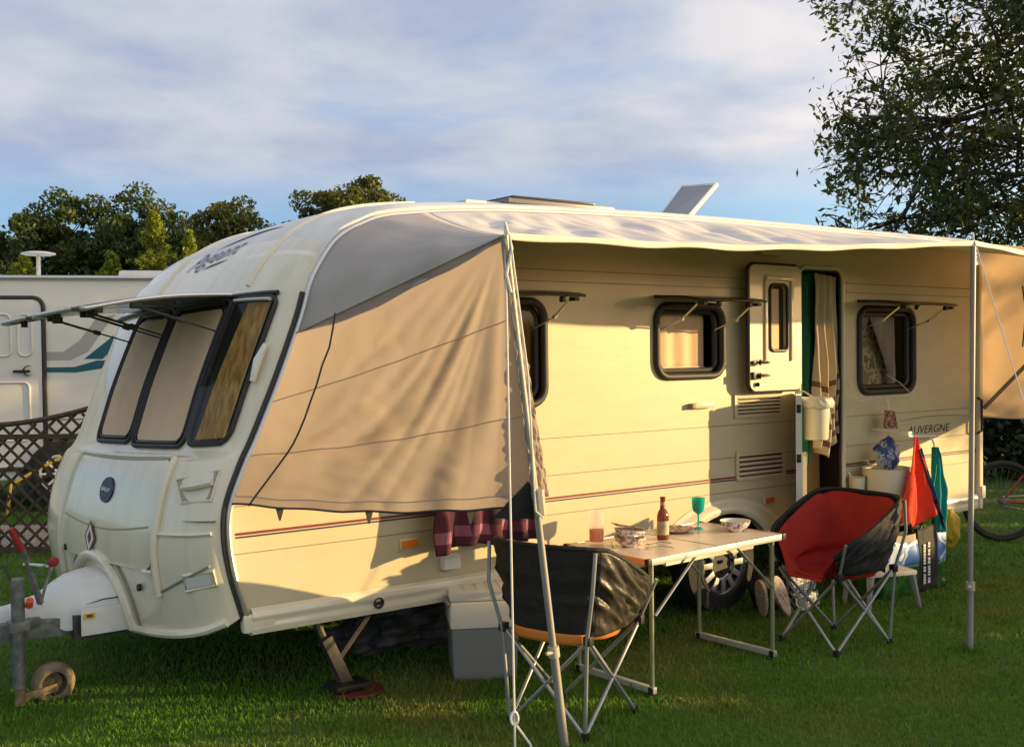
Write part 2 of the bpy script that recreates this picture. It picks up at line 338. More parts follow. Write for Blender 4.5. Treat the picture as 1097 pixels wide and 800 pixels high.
sc.render.engine = 'CYCLES'; sc.cycles.max_bounces = 7; sc.cycles.diffuse_bounces = 4; sc.cycles.transparent_max_bounces = 12

# ------------------------------------------------------------------ ground and grass
def grass_mat():
    m = mat('lawn_ground', (.045, .095, .012), .95, col2=(.075, .12, .020), ns=1.2, bump=.8, bs=40)
    return m
mb = MB(); mb.add([(-400, -300, 0), (600, -300, 0), (600, 600, 0), (-400, 600, 0)], [(0, 1, 2, 3)])
tag(mb.build('lawn', grass_mat(), org=(0, 0, 0), smooth=0), kind='structure')
def blades_mat():
    m = bpy.data.materials.new('grass_blades'); m.use_nodes = True; nt = m.node_tree; N = nt.nodes; L = nt.links
    b = N['Principled BSDF']; b.inputs['Roughness'].default_value = .55; b.inputs['Specular IOR Level'].default_value = .3
    g = N.new('ShaderNodeNewGeometry'); cr = N.new('ShaderNodeValToRGB')
    cr.color_ramp.elements[0].color = (.10, .235, .018, 1); cr.color_ramp.elements[1].color = (.21, .33, .034, 1)
    e = cr.color_ramp.elements.new(.9); e.color = (.13, .27, .022, 1)
    nzn = N.new('ShaderNodeTexNoise'); nzn.inputs['Scale'].default_value = 1.1; nzn.inputs['Detail'].default_value = 3
    L.new(g.outputs['Position'], nzn.inputs['Vector'])
    L.new(g.outputs['Random Per Island'], cr.inputs[0])
    dry = N.new('ShaderNodeValToRGB'); dry.color_ramp.elements[0].position = .50; dry.color_ramp.elements[1].position = .64; L.new(nzn.outputs['Fac'], dry.inputs[0])
    mx = N.new('ShaderNodeMix'); mx.data_type = 'RGBA'; mx.inputs['B'].default_value = (.32, .23, .08, 1)
    dm = N.new('ShaderNodeMath'); dm.operation = 'MULTIPLY'; dm.inputs[1].default_value = .42; L.new(dry.outputs[0], dm.inputs[0])
    L.new(dm.outputs[0], mx.inputs['Factor']); L.new(cr.outputs[0], mx.inputs['A']); L.new(mx.outputs['Result'], b.inputs['Base Color'])
    t = N.new('ShaderNodeBsdfTranslucent'); L.new(mx.outputs['Result'], t.inputs['Color']); ms = N.new('ShaderNodeMixShader'); ms.inputs[0].default_value = .35
    L.new(b.outputs[0], ms.inputs[1]); L.new(t.outputs[0], ms.inputs[2]); L.new(ms.outputs[0], N['Material Output'].inputs['Surface'])
    return m
def fast_mesh(name, V, nper, material, org=(0, 0, 0)):
    # V: (n, nper, 3) polygons without shared vertices
    n = V.shape[0]; me = bpy.data.meshes.new(name); me.vertices.add(n * nper); me.vertices.foreach_set('co', (V - np.array(org)).reshape(-1).astype(np.float32))
    me.loops.add(n * nper); me.loops.foreach_set('vertex_index', np.arange(n * nper, dtype=np.int32))
    me.polygons.add(n); me.polygons.foreach_set('loop_start', np.arange(0, n * nper, nper, dtype=np.int32))
    me.materials.append(material); me.update(); me.validate()
    return me
def blades():
    C = np.array([-1.29, -4.49]); P = []
    f = np.array([sin(YAW), cos(YAW)]); r = np.array([cos(YAW), -sin(YAW)])
    for d0, d1, dens, sz in ((3.3, 5.2, 7000, 1.0), (5.2, 7.5, 3600, 1.25), (7.5, 11, 1500, 1.7), (11, 20, 350, 2.6)):
        half = .54; area = (d1 * d1 - d0 * d0) * half; n = int(area * dens)
        d = np.sqrt(RNG.uniform(d0 * d0, d1 * d1, n)); s = RNG.uniform(-half, half, n) * d
        p = C + d[:, None] * f + s[:, None] * r; P.append(np.concatenate([p, np.full((n, 1), sz)], 1))
    tc_ = np.concatenate([C + np.sqrt(RNG.uniform(9, 120, (420, 1))) * f + RNG.uniform(-.5, .5, (420, 1)) * 8 * r] + [np.array([[3.98, -1.37], [1.41, -1.15], [3.6, -.02], [3.45, .02], [3.8, .0], [1.0, .05], [1.15, .0], [-.23, .78], [-.08, .82], [2.15, -.35], [3.1, -.38]])] * 2)
    ts = np.repeat(tc_, 22, 0) + RNG.normal(size=(len(tc_) * 22, 2)) * .028; ntuft = len(ts); P.append(np.concatenate([ts, np.full((ntuft, 1), 1.5)], 1))
    P = np.concatenate(P); n = len(P)
    patch = np.sin(P[:, 0] * 2.1 + 1.3 * np.sin(P[:, 1] * 1.7)) * .5 + np.sin(P[:, 1] * 5.3 + P[:, 0] * 3.1) * .3
    h = RNG.uniform(.012, .028, n) * (1 + .15 * patch) * (1 + .12 * (P[:, 2] - 1)); h[-ntuft:] *= RNG.uniform(1.3, 2.2, ntuft); wd = RNG.uniform(.0022, .0042, n) * P[:, 2]
    a = RNG.uniform(0, 2 * pi, n); la = RNG.uniform(0, 2 * pi, n); ln = RNG.uniform(.1, .9, n) * h
    wx, wy = np.cos(a) * wd, np.sin(a) * wd; lx, ly = np.cos(la) * ln, np.sin(la) * ln
    x, y = P[:, 0], P[:, 1]; z = np.zeros(n) - .001
    V = np.stack([np.stack([x - wx, y - wy, z], 1), np.stack([x + wx, y + wy, z], 1), np.stack([x + lx * .45 + wx * .6, y + ly * .45 + wy * .6, h * .62], 1),
                  np.stack([x + lx, y + ly, h], 1), np.stack([x + lx * .45 - wx * .6, y + ly * .45 - wy * .6, h * .62], 1)], 1)
    me = fast_mesh('grass', V, 5, blades_mat()); ob = bpy.data.objects.new('grass', me); COL.objects.link(ob)
    tag(ob, 'short mown green lawn grass with dry straw patches', 'grass', kind='stuff')
blades()

# ------------------------------------------------------------------ trees
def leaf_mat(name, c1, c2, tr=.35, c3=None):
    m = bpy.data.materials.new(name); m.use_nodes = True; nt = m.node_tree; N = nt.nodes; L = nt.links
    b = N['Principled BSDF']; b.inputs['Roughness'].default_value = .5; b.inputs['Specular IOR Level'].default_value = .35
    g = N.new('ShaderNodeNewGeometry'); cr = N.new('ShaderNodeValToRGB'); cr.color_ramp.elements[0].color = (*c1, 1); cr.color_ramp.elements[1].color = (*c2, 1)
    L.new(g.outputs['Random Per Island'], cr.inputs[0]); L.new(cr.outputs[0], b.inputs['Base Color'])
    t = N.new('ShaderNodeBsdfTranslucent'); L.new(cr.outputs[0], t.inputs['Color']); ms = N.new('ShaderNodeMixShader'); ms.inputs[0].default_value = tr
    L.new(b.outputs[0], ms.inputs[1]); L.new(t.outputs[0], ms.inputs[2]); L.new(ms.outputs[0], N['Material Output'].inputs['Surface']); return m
LM = dict(dark=leaf_mat('dark_leaves', (.036, .062, .014), (.095, .125, .028)), olive=leaf_mat('olive_leaves', (.07, .09, .016), (.17, .17, .035)),
          lime=leaf_mat('lime_needles', (.14, .20, .012), (.30, .32, .03), .3), mid=leaf_mat('mid_leaves', (.03, .055, .012), (.08, .10, .02)),
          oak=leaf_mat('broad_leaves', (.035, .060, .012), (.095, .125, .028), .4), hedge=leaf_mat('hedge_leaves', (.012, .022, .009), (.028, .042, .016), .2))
def leaves(centres, radii, n_each, size, m, name, parent, org, aspect=.55, droop=0.0, flat=1.0):
    K = len(centres); n = K * n_each; c = np.repeat(np.array(centres), n_each, 0); r = np.repeat(np.array(radii), n_each)[:, None]
    d = RNG.normal(size=(n, 3)); d /= np.linalg.norm(d, axis=1)[:, None]; rad = RNG.uniform(0.15, 1, n)[:, None] ** .5
    p = c + d * r * rad * np.array([1, 1, flat])
    u = RNG.normal(size=(n, 3)); u[:, 2] -= droop; u /= np.linalg.norm(u, axis=1)[:, None]; v = np.cross(u, RNG.normal(size=(n, 3))); v /= np.linalg.norm(v, axis=1)[:, None]
    s = (RNG.uniform(.6, 1.3, n) * size)[:, None]
    V = np.stack([p - u * s, p + v * s * aspect, p + u * s, p - v * s * aspect], 1)
    me = fast_mesh(name, V, 4, m, org); ob = bpy.data.objects.new(name, me); COL.objects.link(ob)
    if parent is not None: ob.parent = parent
    else: ob.location = org
    return ob
def tree(name, base, ztop, crown, m, label, nclump=40, per=140, lsize=.09, cr=.55, group=None, cat='tree', trunk_r=.12, seed=1, branches=True, shell=.35, flat=.8):
    # crown = (centre offset xyz, radii xyz)
    rg = random.Random(seed); root = thing(name, base, label, cat, group); B = Vector(base)
    (cx, cy, cz), (rx, ry, rz) = crown; cc = B + Vector((cx, cy, cz)); cen = []; rad = []
    for i in range(nclump):
        while True:
            q = Vector((rg.uniform(-1, 1), rg.uniform(-1, 1), rg.uniform(-1, 1)))
            if shell < q.length < 1: break
        q.normalize(); q *= rg.uniform(shell, 1.0) * (1 + .22 * nz(q.x * 1.7 + seed * 3.1, q.y * 1.7, q.z * 1.7))
        cen.append(cc + Vector((q.x * rx, q.y * ry, q.z * rz))); rad.append(cr * rg.uniform(.55, 1.2))
    leaves(cen, rad, per, lsize, m, 'crown', root, base, flat=flat)
    mb = MB(); top = cc + Vector((0, 0, rz * .5)); lean = Vector((rg.uniform(-.2, .2), rg.uniform(-.2, .2), 0))
    tp = [B + (top - B) * k / 6 + lean * sin(k) for k in range(7)]; mb.tube(tp, [trunk_r * (1 - .13 * k) for k in range(7)], 8)
    if branches:
        for c in cen[::1 if nclump < 120 else 2]:
            k = min(5, max(2, int(((c.z - B.z) / max(.1, (top.z - B.z))) * 6 - 1))); s0 = tp[k]; mid = s0.lerp(c, .5) + Vector((rg.uniform(-.15, .15), rg.uniform(-.15, .15), rg.uniform(.0, .25))) * rx * .3
            mb.tube([s0, s0.lerp(mid, .5) + Vector((0, 0, .03 * rx)), mid, mid.lerp(c, .5), c], [trunk_r * .32, trunk_r * .24, trunk_r * .17, trunk_r * .12, trunk_r * .05], 5)
    mb.build('trunk', M['bark'], root); return root
G = 'trees beyond the caravans'
tree('broadleaf_tree', (7.6, 32.6, 0), 7, ((-.2, 0, 4.6), (2.5, 2.0, 2.4)), LM['dark'], 'dark spreading tree above the motorhome roof, leftmost dark crown', 100, 230, .085, .52, G, seed=3)
tree('broadleaf_tree', (6.0, 33.5, 0), 6, ((-.3, 0, 3.4), (1.7, 1.6, 2.6)), LM['mid'], 'low green tree at the left edge behind the roof aerial', 60, 220, .08, .5, G, seed=5)
tree('broadleaf_tree', (10.2, 31.9, 0), 7.4, ((0, 0, 4.7), (2.6, 2.1, 2.6)), LM['dark'], 'tall dark green tree rising behind the pale conifers', 120, 240, .085, .50, G, seed=8)
tree('broadleaf_tree', (12.2, 28.6, 0), 6.5, ((0, 0, 4.1), (2.4, 1.9, 2.35)), LM['olive'], 'olive green rounded tree between the conifers and the tallest tree', 100, 230, .08, .46, G, seed=12)
tree('broadleaf_tree', (15.45, 26.85, 0), 7.3, ((0, 0, 5.2), (2.5, 2.0, 2.05)), LM['olive'], 'rounded olive tree standing tallest above the caravan roof', 170, 240, .08, .45, G, seed=20)
tree('broadleaf_tree', (13.9, 28.6, 0), 5.3, ((0, 0, 3.7), (2.2, 1.8, 2.4)), LM['dark'], 'low dark tree filling the gap beside the tallest tree', 80, 220, .085, .5, G, seed=21)
def conifer(base, h, r, label, seed):
    rg = random.Random(seed); root = thing('conifer_tree', base, label, 'tree', 'pale conifers behind the motorhome'); cen = []; rad = []; B = Vector(base); mb = MB()
    mb.tube([B, B + Vector((0, 0, h))], [.07, .01], 6)
    for i in range(int(150 * h / 5)):
        t = rg.uniform(.08, 1) ** .9; a = rg.uniform(0, 2 * pi); rr = r * (1 - t) ** .8 * rg.uniform(.5, 1.1); z = h * t
        e = B + Vector((cos(a) * rr, sin(a) * rr, z + rr * .45)); s = B + Vector((0, 0, z)); mb.tube([s, e], [.02, .006], 4)
        for k in range(1, 5): cen.append(s.lerp(e, k / 4)); rad.append(.13 * (1.25 - k * .2) + .02)
    leaves(cen, rad, 16, .055, LM['lime'], 'crown', root, base, aspect=.3); mb.build('trunk', M['bark'], root)
conifer((8.45, 25.6, 0), 5.6, 1.9, 'tallest yellow green conifer poking up over the caravan nose', 1)
conifer((9.25, 25.0, 0), 5.0, 1.5, 'thin yellow green conifer right beside the caravan roof edge', 2)
conifer((7.5, 26.3, 0), 4.5, 1.5, 'small yellow green conifer nearest the motorhome roof', 3)
conifer((5.5, 27.6, 0), 4.35, 2.0, 'bushy pale green conifer beneath the leftmost trees', 4)
# far hedge mass under the crowns
rg = random.Random(5); cen = []; rad = []
for i in range(420):
    t = rg.random(); cen.append((3 + 17 * t + rg.uniform(-.4, .4), 33.5 - 9 * t + rg.uniform(-.6, .6), rg.uniform(.2, 3.9))); rad.append(.6)
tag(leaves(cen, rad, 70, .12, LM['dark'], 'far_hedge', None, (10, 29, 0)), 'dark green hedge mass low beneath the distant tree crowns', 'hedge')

# big overhanging tree at the right
def big_tree():
    base = (13.6, 2.0, 0); B = Vector(base); rg = random.Random(31)
    root = thing('overhanging_tree', base, 'large dark leafy tree overhanging the right end of the caravan', 'tree'); mb = MB(); cen = []; rad = []
    trunk = [B, B + Vector((-.05, .1, 1.5)), B + Vector((-.1, .1, 3)), B + Vector((.0, 0, 4.6)), B + Vector((.1, 0, 6.4)), B + Vector((.0, 0, 8.6))]
    mb.tube(trunk, [.20, .17, .15, .12, .09, .04], 10)
    def inside(q):
        rr_ = sqrt((q.x - B.x) ** 2 + (q.y - B.y) ** 2); a_ = atan2(q.y - B.y, q.x - B.x)
        return rr_ < (3.9 if q.z < 6.2 else 3.9 - (q.z - 6.2) * .5) + .35 * nz(q.z * 1.3, a_ * 3) and q.z > 2.6
    def twig(p, d, ln, r, lev):
        if lev == 0: ln *= 1.42
        pts = [p]; q = Vector(p); dd = Vector(d).normalized(); seg = 5
        for i in range(seg):
            dd = (dd + Vector((rg.uniform(-.25, .25), rg.uniform(-.25, .25), rg.uniform(-.22, .16)))).normalized(); q = q + dd * ln / seg
            if not inside(q) and len(pts) > 1: break
            pts.append(Vector(q))
        seg = len(pts) - 1
        mb.tube(pts, [r * (1 - .88 * i / max(1, seg)) for i in range(seg + 1)], 6 if lev < 2 else 4)
        for e_ in (pts[-1], pts[-2].lerp(pts[-1], .5), pts[-1] + Vector((rg.uniform(-.2, .2), rg.uniform(-.2, .2), rg.uniform(-.15, .15)))): cen.append(e_); rad.append(rg.uniform(.14, .24))
        if lev >= 2:
            for i in range(2, seg + 1):
                
                q_ = pts[i]; rr_ = sqrt((q_.x - B.x) ** 2 + (q_.y - B.y) ** 2); zz_ = q_.z
                if inside(q_) and rg.random() < .62: cen.append(q_); rad.append(rg.uniform(.10, .20))
        if lev < 3:
            for i in range(1, seg + 1):
                for k in range(2 if lev == 0 else 1):
                    nd = (dd + Vector((rg.uniform(-1, 1), rg.uniform(-1, 1), rg.uniform(-.7, .8)))).normalized(); twig(pts[i], nd, ln * rg.uniform(.38, .60), r * .5, lev + 1)
    for z, a, up, ln in ((3.0, 150, .02, 2.6), (3.4, 190, .12, 2.5), (3.0, 230, .05, 2.2), (3.9, 140, .2, 2.7), (4.5, 175, .25, 2.6), (4.9, 215, .3, 2.4), (5.5, 145, .35, 2.5), (6.0, 185, .45, 2.3), (6.6, 160, .6, 2.0), (3.4, 120, .05, 2.6), (5.0, 120, .3, 2.5),
                         (4.8, 160, .15, 2.8), (5.4, 200, .25, 2.8), (5.8, 165, .2, 2.8), (3.8, 165, .1, 2.7), (4.2, 205, .1, 2.7), (4.4, 20, .2, 2.6), (5.4, 60, .3, 2.4), (5.0, 300, .3, 2.6), (6.8, 330, .6, 2.2), (7.6, 90, .8, 1.8), (4.0, 270, .1, 2.5), (6.2, 240, .45, 2.3)):
        k = min(4, int(z / 1.6)); p = Vector((B.x, B.y, z)); twig(p, (cos(radians(a)), sin(radians(a)), up), ln, .055, 0)
    kp = [i for i in range(len(cen)) if nz(cen[i].x * 1.25, cen[i].y * 1.25, cen[i].z * 1.45) > -.07 and rg.random() < .62]; cen = [cen[i] for i in kp]; rad = [rad[i] for i in kp]
    leaves(cen, rad, 4, .060, LM['oak'], 'crown', root, base, aspect=.42, droop=.5); mb.build('trunk', M['bark'], root)
big_tree()

# hedge behind the bicycle
cen = []; rad = []; rg = random.Random(9)
for i in range(520):
    t = rg.random(); d = rg.uniform(-.5, .5); cen.append((8.7 + 7.5 * t + d * .6, 4.6 - 5.6 * t + d * .8, rg.uniform(.05, 2.1))); rad.append(.34)
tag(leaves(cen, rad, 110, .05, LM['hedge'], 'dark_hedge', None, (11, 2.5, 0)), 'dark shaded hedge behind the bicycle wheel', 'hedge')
# unseen hedge added sunward, its top shaped to throw shade over the lawn
cen = []; rad = []
pv = Vector((.57, .82, 0))
HT = [(-8, 2.1), (.0, 2.05), (.5, 2.05), (.95, 2.30), (1.4, 2.05), (2.2, 1.85), (2.8, 1.72), (3.8, 1.8), (4.4, 2.9), (11, 3.0)]
def hedge_top(s):
    for (a, b), (c, d) in zip(HT, HT[1:]):
        if a <= s <= c: return b + (d - b) * (s - a) / (c - a) + .04 * sin(s * 9)
    return 2.3
for i in range(950):
    s = rg.uniform(-7, 10); b = Vector((11.84, -7.05, 0)) + pv * (s - .968); t = hedge_top(s)
    z = rg.uniform(.05, 1) ** .7 * (t - .12)
    if .22 < s < .52 and z > .9 : continue
    dpt = rg.uniform(-.35, .35); b += sd * dpt; cen.append((b.x, b.y, z)); rad.append(.2)
tag(leaves(cen, rad, 60, .085, LM['hedge'], 'shade_hedge', None, (11.8, -7, 0)), 'unseen hedge added on the sunward side to shade the lawn', 'hedge')
# unseen thin tree added beyond it to dapple the rear of the caravan
cen = []; rad = []
root = thing('dapple_tree', (16.2, -6.6, 0), 'unseen slender tree added beyond the shading hedge to dapple the caravan', 'tree'); mb = MB()
c0 = Vector((16.2, -6.6, 0)); mb.tube([c0, c0 + Vector((0, 0, 3)), c0 + Vector((.1, 0, 5.5))], [.07, .05, .02], 8)
for i in range(62):
    s = rg.uniform(-.9, 1.9); z = rg.uniform(2.5, 5.4); c = c0 + pv * s + sd * rg.uniform(-.6, .6) + Vector((0, 0, z)); cen.append(c); rad.append(rg.uniform(.10, .24))
    if i % 2: mb.tube([c0 + Vector((0, 0, z - .5)), c], [.02, .008], 5)
leaves(cen, rad, 16, .075, LM['dark'], 'crown', root, (16.2, -6.6, 0)); mb.build('trunk', M['bark'], root)
# ------------------------------------------------------------------ caravan
YC=1.05; SX=0.08; SZ=0.04
ROWS=[(.36,.24,.56,.40),(.31,.36,.53,.50),(.27,.55,.49,.64),(.255,.75,.465,.80),(.30,.97,.475,.95),(.36,1.13,.545,1.13),(.44,1.20,.60,1.24),(.54,1.50,.715,1.50),(.66,1.80,.82,1.77),(.74,1.95,.87,1.93),(.87,2.12,.93,2.04),(1.02,2.25,1.01,2.14),(1.26,2.36,1.13,2.21),(1.58,2.42,1.33,2.27),(2.0,2.45,1.97,2.33),(3.6,2.49,3.6,2.37),(6.40,2.50,6.40,2.38)]
def row(t):
    t=max(0,min(len(ROWS)-1-1e-6,t)); i=int(t); f=t-i
    a=ROWS[max(i-1,0)];b=ROWS[i];c=ROWS[i+1];d=ROWS[min(i+2,len(ROWS)-1)]
    o=[]
    for k in range(4):
        # limited-tangent hermite
        m1=(c[k]-a[k])/2; m2=(d[k]-b[k])/2; s=c[k]-b[k]
        if i>=13:
            m1=max(min(m1,abs(s)*1.5),-abs(s)*1.5); m2=max(min(m2,abs(s)*1.5),-abs(s)*1.5)
        o.append((2*f**3-3*f**2+1)*b[k]+(f**3-2*f*f+f)*m1+(-2*f**3+3*f*f)*c[k]+(f**3-f*f)*m2)
    return o
def sheared(x,y,z): return (x-SX*y,y,z-SZ*y)
def surf(t,y,off=0.0):
    r=row(t); u=min(1,abs(y-YC)/YC)
    n=3.0 if t<10 else 2.6; m=.4 if t<10 else .5
    b=1-max(0,1-u**n)**m
    x=r[0]+(r[2]-r[0])*b; z=r[1]+(r[3]-r[1])*b
    if t>9.5: z-=0.0
    return sheared(x,y,z)

def nrm(t, y):
    a = Vector(surf(t + .02, y)) - Vector(surf(t - .02, y)); y0, y1 = max(0, y - .004), min(2.1, y + .004)
    b = Vector(surf(t, y1)) - Vector(surf(t, y0)); n = a.cross(b).normalized()
    return n if (n.x < 0 or n.z > .3) and n.z > -.6 else -n
def So(t, y, off=0.0):
    p = Vector(surf(t, y))
    if off:
        n = nrm(t, y)
        if n.dot(p - Vector((3.2, 1.05, 1.3))) < 0: n = -n
        p = p + n * off
    return p
van = thing('caravan', (3.4, 1.05, 0), 'cream touring caravan with an awning along its side, its windows and door propped open', 'caravan')
NT = len(ROWS) - 1
def ycos(v): return YC - YC * cos(pi * v)
def fr(u, v): return surf(.75 + 9.85 * u, ycos(v))
MB().grid(fr, 110, 90).build('front_panel', M['front'], van, smooth=50)
def rf(u, v): return surf(10.6 + (NT - 10.6) * u, ycos(v))
roof = MB().grid(rf, 60, 60).build('roof', M['roofm'], van, smooth=50)
# near side wall with door, window openings and wheel arch
def railpt(t): r = row(t); return (r[2], r[3])
outl = [railpt(.55 + (NT - .55) * i / 90) for i in range(91)]
outl += [(6.42, 2.0), (6.42, .46)]
AC = (3.60, .30)
arch = [(AC[0] + .40 * cos(a), AC[1] + .31 * sin(a)) for a in [radians(x) for x in range(32, 150, 6)]]
arch = [(AC[0] + .40 * cos(radians(31)), .46)] + arch[1:-1] + [(AC[0] - .40 * cos(radians(31)), .46)]
outl += arch
DOOR = (4.31, 4.76, .47, 2.13)
WINS = [(1.52, 2.22, 1.33, 1.87), (3.04, 3.59, 1.45, 1.865), (4.94, 5.57, 1.30, 1.875)]
holes = [rrect(DOOR[0], DOOR[1], DOOR[2] + .02, DOOR[3], .07)[::-1]] + [rrect(*w, .09)[::-1] for w in WINS]
MB().prism(outl, 0, .025, holes=holes).build('side_wall', M['wall'], van, smooth=30)
far = [(x - .168, z - .084) for x, z in outl[:93]]
MB().prism(far, 2.075, 2.1).build('side_wall', M['wall'], van, smooth=30)
MB().box((6.33, 1.05, 1.40), (.03, 2.08, 1.98)).build('rear_wall', M['wall'], van)
MB().box((3.45, 1.05, .40), (5.7, 2.0, .05)).build('floor', M['darksteel'], van)
MB().add([(.72, .03, .47), (6.3, .03, .47), (6.3, .03, .40), (.72, .03, .40)], [(0, 1, 2, 3)])
# skirt moulding
sk = [(-.004, .49), (-.024, .475), (-.030, .45), (-.022, .425), (-.026, .40), (-.020, .375), (.01, .368), (.03, .375)]
for a, b in ((.56, 3.17), (4.03, 6.40)):
    mb = MB(); xs = [a + (b - a) * i / 30 for i in range(31)]
    def skf(u, v, a=a, b=b):
        k = v * 7; i = min(6, int(k)); f = k - i; y = sk[i][0] * (1 - f) + sk[i + 1][0] * f; z = sk[i][1] * (1 - f) + sk[i + 1][1] * f
        e = 1
        return (a + (b - a) * u, y * e, z)
    mb.grid(skf, 8, 28); mb.add([(a, -.02, .37), (a, .03, .37), (a, .03, .49), (a, -.004, .49)], [(0, 1, 2, 3)]); mb.add([(b, -.02, .37), (b, .03, .37), (b, .03, .49), (b, -.004, .49)], [(0, 1, 2, 3)])
    s_ = mb.build('skirt', M['front'], van, smooth=60)
    if a < 1:
        MB().lathe((1.19, -.030, .425), [(0, -.006), (.016, -.006), (.02, 0), (.024, .006), (.027, .004), (.027, -.004)], 20, axis='y').build('jack_socket', M['seal'], s_)
# wheel arch trim
def at(u, v):
    a = radians(172 - 164 * u); k = v
    ri, zi = .40, .31; ro, zo = .62, .40
    z = AC[1] + (zi + (zo - zi) * k) * sin(a); x = AC[0] + (ri + (ro - ri) * k) * cos(a)
    return (x, -.004 - .035 * sin(pi * min(1, k * 1.0 + .25)) ** .8 * (1 if k < 1 else 0), max(z, .37))
MB().grid(at, 48, 10).build('wheel_arch', M['paint'], van, smooth=50)
MB().prism([(AC[0] + .43 * cos(radians(x)), AC[1] + .34 * sin(radians(x))) for x in range(0, 181, 10)], .26, .28).build('wheel_well', M['seal'], van)
# grooves between the sheets
mb = MB()
for z in (.735, .945, 1.144, 1.98, 2.042):
    x0 = next(railpt(k * .02)[0] for k in range(20, 800) if railpt(k * .02)[1] >= z and k > 60) + .02
    for a, b in ((x0, DOOR[0] - .03), (DOOR[1] + .03, 6.38)):
        segs = [(a, b)]
        if z == .945 or z == .735:
            pass
        for p, q in segs: mb.box(((p + q) / 2, -.0012, z), (q - p, .003, .0045))
mb.build('panel_seam', M['seam'], van, smooth=0)
mb = MB()
for a, b in ((.50, DOOR[0] - .03), (DOOR[1] + .03, 6.38)):
    mb.box(((a + b) / 2, -.0015, .823), (b - a, .005, .011), mi=0); mb.box(((a + b) / 2, -.0012, .808), (b - a, .005, .007), mi=1)
mb.build('stripe', [M['maroon'], M['navy']], van, smooth=0)
# tip of the stripe wrapping on to the nose
mb = MB(); mb.tube([So(3.6, y, .003) for y in (.012, .05, .10, .16)], [.010, .009, .006, .002], 6, flat=.3); mb.build('stripe', M['maroon'], van)
# awning rail and gaskets round the side
rail = [railpt(.35 + (NT - .35) * i / 160) for i in range(161)]
mb = MB(); mb.tube([(x, -.010, z) for x, z in rail], .013, 8); mb.build('awning_rail', M['alu'], van)
mb = MB(); mb.tube([(x - .020, .000, z + .006) for x, z in rail[:86]], .012, 8); mb.build('rail_gasket', M['seal'], van)
mb = MB(); mb.tube([(x - .0, .012, z + .020) for x, z in rail[70:]], .012, 6); mb.build('roof_trim', M['roofm'], van)
# ---- side windows
def side_window(x0, x1, z0, z1, cloth, flap=True, drop=.03, cur=None):
    fr_ = MB().loop([(a, -.006, b) for a, b in rrect(x0, x1, z0, z1, .09)], .022, 8); w_ = fr_.build('window', M['seal'], van, smooth=60)
    MB().loop([(a, .03, b) for a, b in rrect(x0 + .03, x1 - .03, z0 + .03, z1 - .03, .07)], .022, 8).build('inner_frame', M['black'], w_)
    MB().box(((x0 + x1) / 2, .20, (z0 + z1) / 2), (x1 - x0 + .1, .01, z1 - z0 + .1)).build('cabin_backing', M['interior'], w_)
    if cur == 'blind':
        bx1 = x1 - .085
        def f(u, v): x = x0 + .035 + (bx1 - x0 - .035) * u; return (x, .07 + .006 * sin(u * 19), z0 + .03 + (z1 - z0 - .06) * v)
        MB().grid(f, 40, 6).build('blind', M['blind'], w_, solid=.002)
        MB().tube([(x0 + .04, .064, z0 + .05), (bx1, .064, z0 + .05)], .007, 6).build('blind_rail', M['white'], w_)
    elif cur == 'tied':
        for side in (0, 1):
            def f(u, v, side=side):
                zz = z0 + (z1 - z0) * v; wtop = .42 * (x1 - x0); pin = .16 + .84 * max(0, (v - .18) / .82) ** 1.15 if v > .18 else .16 + .20 * (.18 - v)
                wv = wtop * pin * (1.25 if side else .9)
                x = (x0 + .02 + wv * u) if side == 0 else (x1 - .05 - (wv if side else 0) * u - .04)
                return (x, .09 + .014 * sin(u * 40 + v * 2), zz)
            MB().grid(f, 50, 14).build('curtain', M['curtain_sheer'], w_, solid=.002)
        # board behind the curtains, the far window's glow put into its colour
        MB().box(((x0 + x1) / 2, .16, (z0 + z1) / 2), (x1 - x0, .005, z1 - z0)).build('glow_board', M['far_glow'], w_)
    else:
        def f(u, v): return (x0 + (x1 - x0) * u, .07 + .015 * sin(u * 45), z0 + (z1 - z0) * v)
        MB().grid(f, 60, 6).build('curtain', M['curtain_gold'], w_, solid=.002)
        MB().box(((x0 + x1) / 2, .02, (z0 + z1) / 2), (x1 - x0 - .02, .004, z1 - z0 - .02)).build('pane', M['glass_dark'], w_)
    # propped open pane
    hz_ = z1 + .045; dp = .37
    def g(u, v):
        x = x0 - .02 + (x1 - x0 + .04) * u; e = 1 - (2 * u - 1) ** 10
        return (x, -.012 - dp * v * (.86 + .14 * e), hz_ - drop * v - .018 * sin(pi * v) ** .7 * 0 + .012 * sin(pi * v))
    fl = MB().grid(g, 20, 10).build('window_flap', M['flap'], w_, solid=.014, smooth=60)
    MB().box(((x0 + x1) / 2, -.012, hz_ + .004), (x1 - x0 + .02, .022, .022), bev=.006).build('hinge_strip', M['black'], w_)
    for sx_ in (x0 + .05, x1 - .05):
        mb = MB(); mid = (sx_, -.16, hz_ - .13); mb.tube([(sx_, .01, z1 - .14), mid], .0045, 6); mb.tube([mid, (sx_, -.30, hz_ - drop * .8 - .012)], .0065, 6); mb.tube([(sx_ - .008, -.16, hz_ - .13), (sx_ + .012, -.16, hz_ - .13)], .012, 8)
        mb.build('window_stay', M['alu'], w_)
        MB().box((sx_, -.32, hz_ - drop * .8 - .022), (.03, .05, .02), bev=.004).build('catch', M['black'], fl)
        MB().box((sx_ + (.10 if sx_ < (x0 + x1) / 2 else -.10), -.35, hz_ - drop - .020), (.02, .03, .03), bev=.004).build('catch', M['black'], fl)
M['far_glow'] = multi('far_window_glow', [(0, (.30, .22, .10)), (.45, (.50, .38, .20)), (.55, (.20, .14, .06)), (.62, (.55, .42, .24))], 9, .8)
